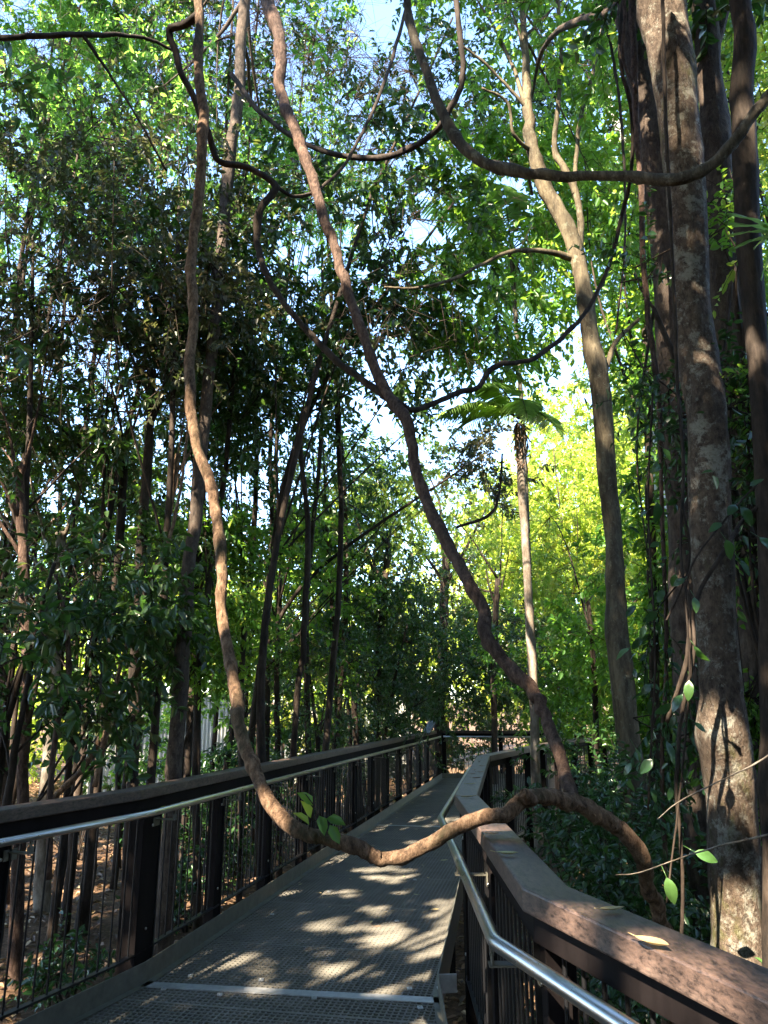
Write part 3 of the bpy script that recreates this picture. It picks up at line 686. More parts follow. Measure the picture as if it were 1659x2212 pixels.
vine('branch', 'thin bare twig crossing the mottled trunk above the lower right twig', 'branch',
  [[(1720, 1590, 2.6, 3), (1640, 1645, 2.7, 3), (1560, 1685, 2.9, 2), (1470, 1730, 3.1, 2), (1420, 1770, 3.3, 1.4)]], 'bark_pale', 2)
k = 0
strands = [(1385, 60, 5.2, 7, 'dark'), (1398, 500, 5.0, 8, 'red'), (1345, 700, 6.5, 4, 'grey'), (1440, 900, 4.0, 6, 'grey'), (1620, 400, 3.9, 11, 'dark'), (1645, 900, 4.1, 9, 'dark')]
vine('liana', 'reddish jointed liana hanging left of the brown trunk at upper right', 'vine',
  [[(1362, -60, 5.0, 9), (1368, 100, 5.0, 10), (1375, 260, 5.0, 9), (1385, 420, 5.0, 8), (1392, 600, 5.0, 8), (1410, 760, 4.9, 8), (1425, 900, 4.8, 7), (1430, 1100, 4.7, 6), (1440, 1400, 4.7, 6), (1430, 1650, 4.7, 6), (1440, 1900, 4.7, 6)],
   [(1375, 200, 4.8, 5), (1345, 120, 4.8, 5), (1350, 30, 4.8, 5), (1340, -60, 4.8, 5)]], 'bark_red', 12)
vine('liana', 'twisted pair of thin stems climbing around the mottled trunk', 'vine',
  [[(1440, 1560, 3.9, 6), (1480, 1440, 3.8, 7), (1495, 1330, 3.75, 7), (1520, 1260, 3.75, 6), (1565, 1190, 3.75, 7), (1600, 1130, 3.9, 6), (1660, 1080, 3.9, 6), (1740, 1040, 3.9, 6)],
   [(1470, 2100, 3.9, 5), (1475, 1900, 3.85, 5), (1462, 1700, 3.8, 6), (1470, 1560, 3.8, 6), (1500, 1400, 3.72, 5), (1488, 1300, 3.78, 5), (1470, 1200, 3.8, 4), (1475, 1000, 3.85, 5), (1462, 800, 3.9, 5), (1455, 600, 3.9, 5), (1440, 300, 3.9, 5), (1430, -60, 3.9, 5)],
   [(1440, 1340, 3.8, 3), (1480, 1250, 3.8, 3), (1490, 1180, 3.8, 3), (1475, 1100, 3.8, 3)]], 'bark_dark', 8)
for i, (lab, pts, mat) in enumerate([
    ('thin wavy hanging stem against the bright sky left of centre', [(655, 880, 10, 6), (650, 980, 10, 7), (665, 1130, 10, 8), (662, 1250, 10, 9), (655, 1400, 10, 9), (640, 1500, 10, 9), (632, 1680, 10, 10)], 'bark_dark'),
    ('crooked stem leaning over the ground behind the left railing', [(300, 1440, 8, 8), (260, 1540, 8, 9), (215, 1600, 8, 9), (180, 1660, 8, 9), (120, 1720, 8, 9), (90, 1800, 8, 10)], 'bark_vine'),
    ('curling bare stem hanging beside the palm trunk', [(985, 1140, 12, 4), (1060, 1110, 12, 5), (1080, 1050, 12, 4), (1085, 980, 12, 3)], 'bark_dark'),
    ('thin stem threading down right of the looping liana', [(1285, 0, 7, 4), (1320, 100, 7, 4), (1345, 300, 7, 4), (1350, 520, 7, 3), (1330, 720, 7, 3)], 'bark_dark'),
    ('thin slanting stem rising from the left railing toward the leaning trunk', [(205, 1700, 7.5, 8), (235, 1560, 7.5, 7), (270, 1400, 7.5, 6), (330, 1240, 7.5, 6), (370, 1150, 7.5, 5), (395, 1020, 7.5, 4), (410, 880, 7.5, 4)], 'bark_vine'),
    ('slender kinked stem among dark leaves at far left', [(120, 1240, 6.5, 7), (140, 1350, 6.5, 7), (150, 1450, 6.5, 8), (125, 1560, 6.5, 8), (110, 1700, 6.5, 9), (105, 1900, 6.5, 10)], 'bark_red')]):
    tag(vine('liana', lab, 'vine', [pts], mat, 5, n=9), lab, 'vine')

# green sprig growing on the loop
sp = PY(665, 1800, 3.5)
root = tag(empty('sprig', sp), 'small green leafy sprig sprouting from the low loop of the liana', 'sprig')
B = np.array([PY(*q, 3.42) for q in ((668, 1782), (672, 1768), (690, 1762), (705, 1768), (676, 1740), (712, 1782))])
D = np.array([(-.6, 0, .5), (-.4, -.2, .8), (.2, -.3, -.5), (.8, -.1, -.2), (-.7, 0, .6), (.5, -.2, -.8)], float)
V, Fq = leaf_arrays(B, D, norm(np.array([0, -.7, .7]) + rng.normal(size=B.shape) * .3), np.full(6, .085), np.full(6, .045))
mb = MB(); mb.tube([sp, PY(672, 1770, 3.42), PY(678, 1740, 3.42), PY(660, 1715, 3.42)], .0025, 5); mb.tube([PY(672, 1770, 3.42), PY(710, 1778, 3.42)], .002, 5)
under(mb.build('stem', 'bark_dark'), root); under(quadmesh('leaves', [(V, Fq, np.repeat(rng.random(6), 2), 0)], ['leaf_green']), root)

# ================================================================== trunks
def gp(px, py, Y, r, down=True):
    p = PY(px, py, Y); return p, r / F * float(proj(np.array(p))[2])
def trunk_tree(name, lab, cat, pts, mat, crown, lmat='leaf_green', up=None, n=200, **kw):
    """pts from bottom up in pixels; continues into the ground"""
    P = VP(pts); x, y, z, r = P[0]; g = ground_z(x, y)
    dx = (P[0][0] - P[1][0]) / max(.2, P[1][2] - P[0][2]) * (z - g) if len(P) > 1 else 0
    dx = max(-.3, min(.3, dx))
    P = [(x + dx, y, g - .15, r * 1.5), (x + dx * .9, y, g + .12, r * 1.2)] + P
    if up: P += up
    return tree(name, lab, cat, crown, P, lmat, mat, n=n, **{'ltop': .86, **kw})

T = trunk_tree
T('tree', 'big tree with lichen mottled trunk standing close behind the right timber cap', 'tree',
  [(1608, 2150, 4.25, 62), (1598, 2020, 4.25, 57), (1588, 1880, 4.25, 54), (1577, 1700, 4.25, 53), (1562, 1560, 4.2, 49), (1548, 1400, 4.2, 45), (1530, 1200, 4.2, 44), (1522, 1000, 4.2, 43), (1515, 800, 4.2, 41),
   (1500, 640, 4.2, 39), (1495, 520, 4.2, 41), (1487, 400, 4.2, 43), (1470, 280, 4.2, 41), (1458, 150, 4.2, 45), (1440, 30, 4.2, 52), (1425, -80, 4.2, 59)], 'bark_mottled',
  [('w', 2.2, 3.2, 8.4, 2.4, 2.4, 1.3)], 'leaf_dark', up=[(1.6, 4.3, 7.4, .15), (1.6, 4.3, 8.6, .1)], n=260, ll=.13, limbs=8)
T('tree', 'reddish brown smooth trunk immediately behind the mottled one', 'tree',
  [(1535, 2020, 5.6, 42), (1515, 1800, 5.6, 41), (1500, 1500, 5.6, 38), (1478, 1200, 5.6, 36), (1462, 900, 5.6, 36), (1442, 600, 5.6, 37), (1425, 350, 5.6, 36), (1385, 150, 5.6, 30), (1330, -40, 5.6, 26)], 'bark_smooth',
  [('w', 3, 7.5, 10, 2.2, 2.2, 1.6)], 'leaf_green', up=[(2.3, 5.8, 9, .12)], n=260)
T('tree', 'tall brown trunk at right edge of the picture, sunlit red near mid height', 'tree',
  [(1665, 2000, 5.0, 36), (1652, 1700, 5.0, 36), (1632, 1400, 5.0, 34), (1612, 1100, 5.0, 34), (1592, 850, 5.0, 34), (1572, 600, 5.0, 33), (1550, 350, 5.0, 30), (1530, 100, 5.0, 26), (1520, -60, 5.0, 24)], 'bark_smooth',
  [('w', 3.6, 6, 9.5, 2, 2.2, 1.5)], 'leaf_green', n=220)
T('tree', 'dark slim trunk hugging the right edge of the frame in front of the ferns', 'tree',
  [(1668, 1700, 3.9, 22), (1660, 1200, 3.9, 22), (1640, 800, 3.9, 22), (1618, 500, 3.9, 24), (1608, 250, 3.9, 24), (1600, 0, 3.9, 22), (1598, -60, 3.9, 20)], 'bark_dark',
  [('w', 2.9, 4.2, 7.6, 1.4, 1.6, 1)], 'leaf_dark', n=140)
T('tree', 'straight grey barked tree right of the walkway with forked sunlit upper limbs', 'tree',
  [(1395, 1960, 7.8, 30.6), (1378, 1780, 7.8, 27.9), (1362, 1640, 7.8, 26.1), (1350, 1540, 7.8, 24.3), (1338, 1400, 7.8, 25.2), (1330, 1250, 7.9, 20.7), (1320, 1100, 8, 19.8), (1305, 950, 8, 19.8), (1290, 800, 8, 20.7), (1270, 690, 8, 18.0),
   (1255, 600, 8, 17.1), (1238, 530, 8, 18.0), (1205, 450, 8, 17.1), (1172, 390, 8, 16.2), (1150, 320, 8, 14.4), (1140, 230, 8, 11.7), (1135, 120, 8, 8.1), (1128, 0, 8, 6.3)], 'bark_golden',
  [(1130, 60, 8.6, 1.7, 1.7, 1.5), (1230, 520, 9, 1.3, 1.2, 1.1)], 'leaf_green', n=170, ll=.11)
vine('branch', 'second fork of the grey barked tree rising beside the sunlit limb', 'branch',
  [[(1250, 600, 8.02, 14), (1254, 500, 8, 10), (1245, 420, 8, 10), (1220, 370, 8, 10), (1198, 320, 8, 8), (1205, 230, 8, 7), (1212, 100, 8, 6), (1200, -40, 8, 5)],
   [(1240, 420, 8, 7), (1245, 340, 8, 6), (1255, 250, 8, 6), (1280, 160, 8, 5), (1300, 60, 8, 4)],
   [(1240, 560, 8, 11), (1190, 545, 7.9, 8), (1110, 542, 7.8, 6), (1040, 572, 7.7, 5), (980, 602, 7.6, 5), (900, 622, 7.5, 4), (830, 620, 7.5, 3)],
   [(1300, 830, 8, 8), (1330, 740, 8.1, 7), (1380, 690, 8.2, 5)], [(1150, 330, 8, 6), (1110, 290, 7.8, 5), (1095, 220, 7.7, 4), (1040, 190, 7.6, 3)],
   [(1142, 240, 8, 6), (1090, 180, 7.9, 4), (1040, 130, 7.8, 4), (985, 90, 7.7, 3)]], 'bark_golden', 6, n=9)
T('tree', 'leaning brown trunk behind the left railing, left of the looping liana', 'tree',
  [(374, 1700, 8.2, 17.8), (382, 1580, 8.2, 17.0), (390, 1450, 8.2, 17.0), (402, 1320, 8.2, 15.3), (415, 1180, 8.3, 14.4), (430, 1030, 8.4, 13.6), (448, 850, 8.5, 12.8), (468, 660, 8.5, 11.9), (485, 480, 8.5, 12.8), (498, 330, 8.5, 12.8), (515, 200, 8.5, 11.9), (525, 60, 8.5, 11.9), (530, -60, 8.5, 11.9)], 'bark_smooth',
  [(480, 120, 9.5, 2.2, 2, 1.6), (560, 330, 10, 1.6, 1.6, 1.2)], 'leaf_fine', n=240, ll=.115, lw=.38, up=[(-2.2, 8.7, 12, .05)])
lt = [('thin upright trunk left of the leaning brown one', [(285, 1700, 9, 14), (293, 1450, 9, 13), (300, 1250, 9, 12), (318, 1000, 9, 10), (330, 800, 9, 8)], 'bark_dark', (330, 620, 9, 1.6, 1.5, 1.4), 'leaf_dark'),
 ('slender pale brown trunk beside the leaning trunk', [(326, 1700, 8.6, 8), (338, 1500, 8.6, 8), (352, 1330, 8.6, 8), (360, 1150, 8.6, 7), (385, 980, 8.6, 6)], 'bark_vine', (330, 820, 9.4, 1.6, 1.5, 1.3), 'leaf_dark'),
 ('straight dark trunk rising from ferns at left', [(205, 1730, 9.5, 12), (225, 1500, 9.5, 12), (245, 1300, 9.5, 10), (262, 1100, 9.5, 9), (270, 950, 9.5, 8)], 'bark_dark', (240, 800, 9.5, 1.7, 1.5, 1.4), 'leaf_dark'),
 ('sunlit yellowish trunk behind the far left undergrowth', [(98, 1760, 10.5, 15), (108, 1600, 10.5, 14), (118, 1400, 10.5, 13), (130, 1150, 10.5, 11)], 'bark_pale', (120, 900, 10.5, 1.8, 1.6, 1.5), 'leaf_green'),
 ('crooked reddish trunk near the left edge', [(45, 1760, 8, 13), (52, 1600, 8, 12), (60, 1400, 8, 13), (52, 1250, 8, 11), (40, 1000, 8, 9)], 'bark_red', (60, 820, 8, 1.6, 1.5, 1.4), 'leaf_dark'),
 ('slim trunk cut by the left edge of the picture', [(6, 1760, 11, 12), (10, 1500, 11, 12), (8, 1200, 11, 10)], 'bark_red', (20, 950, 12, 2, 1.8, 1.6), 'leaf_green'),
 ('thin dark pole trunk right behind the looping liana', [(520, 1700, 10.5, 6), (522, 1500, 10.5, 6), (526, 1300, 10.5, 6), (520, 1120, 10.5, 5)], 'bark_dark', (540, 930, 11, 1.8, 1.7, 1.3), 'leaf_dark'),
 ('slim brown trunk rising behind the middle of the left railing', [(816, 1640, 16, 9), (816, 1500, 16, 9), (822, 1350, 16, 8), (840, 1180, 16, 7)], 'bark_dark', (830, 1080, 16, 1.9, 1.8, 1.8), 'leaf_yellow'),
 ('short leaning trunk left of the slim brown one behind the railing', [(772, 1640, 15, 7), (768, 1560, 15, 7), (762, 1480, 15, 6), (745, 1340, 15, 4)], 'bark_dark', (740, 1230, 15.5, 1.5, 1.5, 1.2), 'leaf_dark'),
 ('ivy draped dark trunk beyond the far corner of the boardwalk', [(948, 1640, 21, 11), (952, 1500, 21, 11), (958, 1350, 21, 10), (965, 1180, 21, 9)], 'bark_dark', (950, 1120, 21, 1.7, 1.7, 2.6), 'leaf_brown'),
 ('thin trunk behind the trees at the centre left', [(600, 1640, 13, 7), (598, 1450, 13, 6), (604, 1250, 13, 6)], 'bark_dark', (610, 1000, 13, 1.8, 1.8, 1.6), 'leaf_dark'),
 ('brown trunk partly hidden by leaves right of the grey barked tree', [(1418, 1800, 8.8, 11), (1416, 1500, 8.8, 11), (1408, 1250, 8.8, 10), (1402, 1000, 8.8, 9), (1395, 700, 9, 8)], 'bark_dark', (1420, 500, 9.5, 1.6, 1.6, 1.5), 'leaf_green'),
 ('pale smooth trunk showing high up left of the mottled trunk', [(1425, 1000, 13, 13), (1408, 700, 13, 12), (1390, 500, 13, 11), (1362, 350, 13, 10), (1320, 240, 13, 8), (1300, 130, 13, 6)], 'bark_white', (1330, 120, 13, 2.2, 2, 1.8), 'leaf_green'),
 ('slender stem standing in the glossy bushes behind the right cap', [(1290, 1720, 11, 6), (1286, 1500, 11, 6), (1270, 1300, 11, 5)], 'bark_dark', (1260, 1180, 13, 1.3, 1.3, 1.1), 'leaf_yellow'),
 ('thin dark trunk standing between the palm and the slanting liana', [(1068, 1640, 18, 7), (1066, 1450, 18, 7), (1075, 1250, 18, 6)], 'bark_dark', (1080, 1150, 18, 1.8, 1.8, 1.5), 'leaf_yellow'),
]
for lab, pts, bm, cr, lm in lt:
    T('tree', lab, 'tree', pts, bm, [cr], lm, n=170, group='slim trees crowding both sides of the boardwalk', ll=.12, limbs=5, lw=.4)

# ---- crowns filling the canopy: (label, [crowns], leaf material, n, K, leaf length, leaf width ratio, gap)
can = [
 ('feathery bright green tree filling the top left corner', [(110, 120, 11, 2.8, 2, 1.9), (60, 380, 10.5, 2.0, 2, 1.5)], 'leaf_fine', 680, 26, .115, .38, -.3),
 ('feathery green tree above the zigzag liana', [(340, 70, 12, 2.6, 2, 1.8)], 'leaf_fine', 640, 26, .115, .38, -.3),
 ('light green tree arching over at top, left of centre', [(660, 130, 13, 2.8, 2.2, 2.2), (560, 300, 13, 1.8, 1.8, 1.6)], 'leaf_fine', 420, 24, .115, .34, -.1),
 ('drooping brownish tree hanging over the upper left', [(380, 520, 8.5, 2.1, 1.6, 1.3), (250, 400, 9, 1.6, 1.4, 1.3)], 'leaf_brown', 165, 20, .085, .42, .0),
 ('dense dark tree hanging over the left edge at mid height', [(60, 600, 8, 2.0, 1.5, 1.3), (280, 660, 8, 1.7, 1.3, 1.0)], 'leaf_brown', 165, 20, .085, .42, .0),
 ('dark broad leaved tree left of the hanging liana', [(330, 760, 9.5, 2.2, 1.6, 1.3), (120, 830, 9.5, 2.0, 1.5, 1.2)], 'leaf_dark', 150, 20, .095, .42, .0),
 ('feathery tree showing pale green above the brown leaved ones', [(200, 250, 13, 3.0, 2, 2.2)], 'leaf_fine', 640, 26, .115, .38, -.3),
 ('curtain of small leaves behind the middle of the left railing', [(660, 1470, 13, 1.4, 1.2, 1.3)], 'leaf_dark', 170, 22, .075, .42, .0),
 ('curtain of small dark leaves left of the slanting liana low down', [(880, 1420, 15.5, 1.6, 1.2, 1.6)], 'leaf_dark', 190, 22, .085, .42, .05),
 ('pale feathery tree overhanging the very top left corner', [(180, 10, 11, 2.6, 1.8, 1.2)], 'leaf_fine', 520, 26, .12, .38, -.3),
 ('feathery tree overhanging the top edge right of the hanging liana', [(560, -10, 12, 2.4, 1.8, 1.3)], 'leaf_fine', 520, 26, .12, .38, -.3),
 ('yellow leaved branches between the trunks at the top right', [(1580, 220, 7.5, 1.0, .8, 1.1)], 'leaf_yellow', 130, 18, .10, .4, .0),
 ('dark leaves climbing over the trunks at the right edge', [(1640, 1000, 4.5, .35, .25, .9)], 'leaf_gloss', 45, 14, .07, .42, .0),
 ('leaves tangled around the brown trunks left of the mottled one', [(1425, 800, 5.0, .25, .25, 1.2), (1440, 1450, 4.8, .25, .25, .8)], 'leaf_gloss', 30, 14, .07, .42, .0),
 ('dark green tree overhanging the picture top between the two hanging lianas', [(500, 60, 10, 1.9, 1.5, 1.4)], 'leaf_dark', 260, 22, .10, .42, -.1),
 ('mid green tree filling the canopy above the big sky gap', [(690, 260, 14, 2.8, 2, 2.2), (760, 60, 14, 2.4, 1.8, 1.4)], 'leaf_green', 360, 22, .115, .42, -.2),
 ('brownish leaved tree spreading over the upper left behind the bare branch', [(160, 400, 10, 2.6, 1.8, 1.4)], 'leaf_brown', 230, 22, .095, .42, -.1),
 ('green tree between the sagging grey liana and the sunlit limb', [(1060, 330, 13, 2.4, 1.8, 2.2), (980, 620, 14, 2.0, 1.6, 1.4)], 'leaf_green', 300, 22, .115, .42, .0),
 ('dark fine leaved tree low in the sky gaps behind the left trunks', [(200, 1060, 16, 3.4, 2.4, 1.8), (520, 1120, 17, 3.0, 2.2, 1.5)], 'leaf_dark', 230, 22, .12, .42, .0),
 ('leafy creeper draped down the brown trunk at the right edge', [(1600, 700, 4.6, .3, .25, 1.1), (1625, 1450, 4.6, .25, .25, .9)], 'leaf_green', 45, 14, .07, .42, .0),
 ('dark bushy tree between the liana and the bright sky gap', [(520, 640, 10, 1.7, 1.5, 1.7), (600, 780, 11, 1.5, 1.4, 1.1)], 'leaf_dark', 300, 20, .11, .42, .0),
 ('bright leafy tree just below the big sky gap', [(690, 420, 12, 1.5, 1.4, 1.5)], 'leaf_fine', 250, 20, .12, .26, .0),
 ('broad leaved tree at top centre right of the sky patch', [(980, 110, 11, 2.4, 1.8, 1.8), (800, 170, 11, 2.1, 1.6, 1.7)], 'leaf_dark', 470, 20, .105, .45, -.15),
 ('tree with large dark leaves right of the slanting liana', [(810, 480, 9, 1.5, 1.3, 1.6), (880, 700, 9, 1.3, 1.1, 1.1)], 'leaf_dark', 240, 18, .12, .45, .08),
 ('airy tree around the arc of the grey liana', [(1010, 470, 10, 1.5, 1.3, 1.4), (1060, 640, 10, 1.4, 1.3, 1.1)], 'leaf_green', 380, 18, .12, .45, .0),
 ('green tree behind the sunlit limb at upper right', [(1200, 200, 12, 2.3, 2, 2.1), (1290, 440, 12, 1.6, 1.6, 1.4)], 'leaf_green', 460, 20, .12, .42, -.1),
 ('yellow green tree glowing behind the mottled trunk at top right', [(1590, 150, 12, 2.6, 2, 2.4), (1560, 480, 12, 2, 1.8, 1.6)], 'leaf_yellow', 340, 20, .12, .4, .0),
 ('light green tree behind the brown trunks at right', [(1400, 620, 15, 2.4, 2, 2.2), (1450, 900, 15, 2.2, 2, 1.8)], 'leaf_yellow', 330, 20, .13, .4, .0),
 ('dark climbing foliage around the trunks at the right edge', [(1600, 800, 8.5, 1.5, 1.3, 1.8), (1620, 1180, 8.5, 1.5, 1.4, 1.6)], 'leaf_green', 300, 20, .11, .4, .05),
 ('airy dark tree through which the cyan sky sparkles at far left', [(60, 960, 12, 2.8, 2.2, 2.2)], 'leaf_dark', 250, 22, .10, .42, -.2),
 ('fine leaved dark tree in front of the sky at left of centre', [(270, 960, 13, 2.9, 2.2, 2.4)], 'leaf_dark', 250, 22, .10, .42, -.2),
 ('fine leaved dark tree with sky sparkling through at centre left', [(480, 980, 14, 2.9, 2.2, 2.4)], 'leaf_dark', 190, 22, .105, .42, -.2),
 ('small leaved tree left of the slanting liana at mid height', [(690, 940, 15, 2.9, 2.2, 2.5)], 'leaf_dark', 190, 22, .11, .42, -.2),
 ('drooping tree spreading dark leaves over the left trunks', [(150, 1150, 10, 2.2, 1.6, 1.2)], 'leaf_dark', 120, 20, .10, .42, .0),
 ('dark leafy tree behind the leaning brown trunk at mid height', [(380, 1170, 12, 2.0, 1.6, 1.3)], 'leaf_green', 130, 20, .10, .42, .0),
 ('dark tree hanging above the palm fronds at centre', [(1050, 1010, 13, 1.1, 1.0, .7)], 'leaf_brown', 130, 20, .11, .4, .0),
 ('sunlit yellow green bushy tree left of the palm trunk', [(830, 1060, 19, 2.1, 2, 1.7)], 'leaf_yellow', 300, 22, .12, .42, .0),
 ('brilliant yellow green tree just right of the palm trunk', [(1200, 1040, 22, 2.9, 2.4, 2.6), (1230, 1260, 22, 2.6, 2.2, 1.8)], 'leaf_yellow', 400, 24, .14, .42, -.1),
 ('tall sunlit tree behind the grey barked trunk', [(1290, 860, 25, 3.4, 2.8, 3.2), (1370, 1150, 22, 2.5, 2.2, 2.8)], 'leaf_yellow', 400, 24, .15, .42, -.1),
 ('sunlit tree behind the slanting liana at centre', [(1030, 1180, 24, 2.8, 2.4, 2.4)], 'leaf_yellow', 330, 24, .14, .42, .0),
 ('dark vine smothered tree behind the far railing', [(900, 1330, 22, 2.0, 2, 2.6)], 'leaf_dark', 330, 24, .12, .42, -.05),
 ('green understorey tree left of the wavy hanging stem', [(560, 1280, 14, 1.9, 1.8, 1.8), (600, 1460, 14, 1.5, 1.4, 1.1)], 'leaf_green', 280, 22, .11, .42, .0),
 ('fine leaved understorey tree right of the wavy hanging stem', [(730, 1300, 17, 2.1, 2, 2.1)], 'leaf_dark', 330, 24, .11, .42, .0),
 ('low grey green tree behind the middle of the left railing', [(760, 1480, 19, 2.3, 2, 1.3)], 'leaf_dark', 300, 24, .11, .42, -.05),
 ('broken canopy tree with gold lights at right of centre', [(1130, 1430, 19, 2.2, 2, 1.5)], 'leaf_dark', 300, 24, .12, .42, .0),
 ('leafy tree filling the space beneath the yellow trees at right', [(1270, 1440, 15, 1.7, 1.6, 1.6)], 'leaf_green', 280, 22, .11, .42, .0),
 ('understorey tree behind the brown trunk right of the grey tree', [(1450, 1350, 10, 1.4, 1.3, 1.7)], 'leaf_green', 280, 20, .11, .42, .05),
 ('dark leafy young tree close behind the left railing', [(110, 1290, 7, 1.0, .9, .8)], 'leaf_dark', 48, 16, .13, .42, .05),
 ('broad leaved sapling standing left of the thin upright trunk', [(230, 1340, 8, 1.0, .9, .9)], 'leaf_dark', 75, 16, .12, .42, .05),
 ('leafy sapling in front of the crooked reddish trunk', [(60, 1500, 6.5, .9, .8, .7)], 'leaf_dark', 34, 15, .13, .42, .05),
 ('green sapling beside the leaning brown trunk', [(440, 1300, 10, 1.1, 1, 1.5)], 'leaf_green', 200, 18, .11, .42, .05),
]
for lab, cr, lm, n_, K, ll, lw, gap in can:
    tree('tree', lab, 'tree', cr, None, lm, 'bark_dark', n=int(n_ * 1.7), K=K, ll=ll, lw=lw, gap=gap, tl=.5, group='trees of the rainforest canopy and understorey')

# ---- far trees closing the view
far = [(-20, 33, 5, 4.2, 4.2), (-14, 36, 5.5, 4.2, 4.5), (-9, 33, 4.5, 3.6, 4.2), (-4.5, 36, 5, 3.8, 4.5), (0, 33, 4.6, 3.4, 4.3), (3.5, 37, 6, 4, 5.5), (8, 34, 7.5, 4, 6.5), (12.5, 33, 9, 4.2, 8), (17, 31, 9, 4.2, 8), (22, 33, 9, 4.4, 8),
       (-16, 27, 3.4, 3.2, 3.2), (-10.5, 26, 3, 2.6, 3), (5.5, 28, 4.2, 2.8, 4.2), (9.5, 26, 5.5, 3, 5), (13, 22, 6, 3, 5.5), (-13, 19, 2.8, 2.6, 2.8), (-2, 27, 3, 2.2, 2.6)]
fl = ['at the far left', 'left of the pale fence', 'above the pale fence', 'right of the pale fence', 'beyond the middle of the left railing', 'beyond the far corner of the boardwalk', 'behind the palm trunk', 'behind the grey barked trunk', 'behind the mottled trunk', 'at the far right',
      'low behind the left trunks', 'low in front of the pale fence', 'right behind the far railing', 'behind the glossy bushes', 'behind the brown trunks at right', 'behind the leaves at the left edge', 'in the gap left of the far corner']
for (x, y, z, r, rz), s_ in zip(far, fl):
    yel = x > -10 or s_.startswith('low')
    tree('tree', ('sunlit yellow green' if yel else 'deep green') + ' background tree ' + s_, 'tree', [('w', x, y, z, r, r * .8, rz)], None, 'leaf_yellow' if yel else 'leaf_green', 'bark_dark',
         n=int(250 + 26 * r * rz), K=22, tl=.9, ll=.2, lw=.45, gap=-.1, group='background trees closing the view', limbs=6, tr=.14)

for i, (x, y, z, r, rz) in enumerate([(-4, 4, 16, 4, 1.6), (-9, 2, 16.5, 4, 1.6), (1, 2, 16, 4, 1.6), (-5, -3, 17, 4.4, 1.6), (1, -4, 16.5, 4, 1.6), (-11, -4, 17, 4.4, 1.6), (-13, 6, 16, 4, 1.8), (-8, 9, 16.5, 3.6, 1.6), (5, 5, 16, 3.6, 1.6), (-1, 8.5, 17.5, 3.2, 1.2), (-17, 1, 17, 4.4, 2), (-15, 12, 16, 4, 2)]):  # unseen high canopy added to keep direct sun off the crowns below
    tree('tree', 'tall unseen tree added for shade, its canopy high over the boardwalk', 'tree', [('w', x, y, z, r, r, rz)], [(x * 1.2, -4, GZ - .1, .2), (x * 1.1, min(y, -2), 9, .17), (x, min(y, .5), 14, .13), (x, y, z, .06)], 'leaf_dark', 'bark_dark', n=520, K=16, tl=.8, ll=.24, lw=.5, gap=-.25,
         group='unseen shade trees added high above the boardwalk', limbs=6, updir=1.4, jitter=.35)
for i, (x, y, z, r, rz) in enumerate([(-12, -9, 3, 3.6, 4.6), (-7, -12, 3, 3.6, 4.6), (-2, -11, 3, 3.4, 4.6), (3, -11, 3, 3.4, 4.6), (8, -9, 3, 3.6, 4.8), (10, -3.5, 3, 3.4, 4.8), (10, 3, 3.4, 3.2, 5), (11, 9, 3.6, 3.4, 5), (-13, -3, 3, 3.4, 4.4), (-5.5, -5.5, 2.5, 2.0, 3.4), (4.8, -4, 2.5, 1.8, 3.4), (6, 1.5, 3, 1.6, 3.6)]):  # trees added out of view, blocking low sky to darken the near deck
    tree('tree', 'bushy unseen tree added around the camera to block low sky light', 'tree', [('w', x, y, z, r, r, rz)], None, 'leaf_dark', 'bark_dark', n=480, K=16, tl=.8, ll=.25, lw=.5, gap=-.35,
         group='unseen bushy trees added to block low sky', limbs=4, tr=.1)
# ---- unseen trees added behind and beside the camera to shade the boardwalk
for i, (x, y, z, r, rz) in enumerate([(-3, -4, 8.5, 3.5, 1.6), (-6.5, -7, 9.5, 3.8, 1.8), (1.5, -3, 7.5, 3.2, 1.4), (-8, -1.5, 8.5, 3.6, 1.8), (-5, 2.5, 7.8, 2.6, 1.4), (-1, -8.5, 10, 3.8, 1.8), (-10.5, 4, 8, 3.4, 2.2), (-2.5, .5, 7.6, 2.4, 1.0), (3.6, .2, 7.2, 2.4, 1.3), (-10, -9, 9.5, 4, 2), (-13, 0, 8, 3.6, 2.4), (-5, -12, 11, 4, 2), (-12, 10, 8, 3.4, 2.4), (-7.5, 7, 9, 2.6, 1.6)]):
    tree('tree', 'spreading unseen tree added for shade, behind or beside the camera', 'tree', [('w', x, y, z, r, r, rz)], None, 'leaf_dark', 'bark_dark', n=650, K=16, tl=.7, ll=.2, lw=.45, gap=-.35,
         group='unseen trees added for shade behind and beside the camera', limbs=6, tr=.14, updir=1.4, jitter=.35)

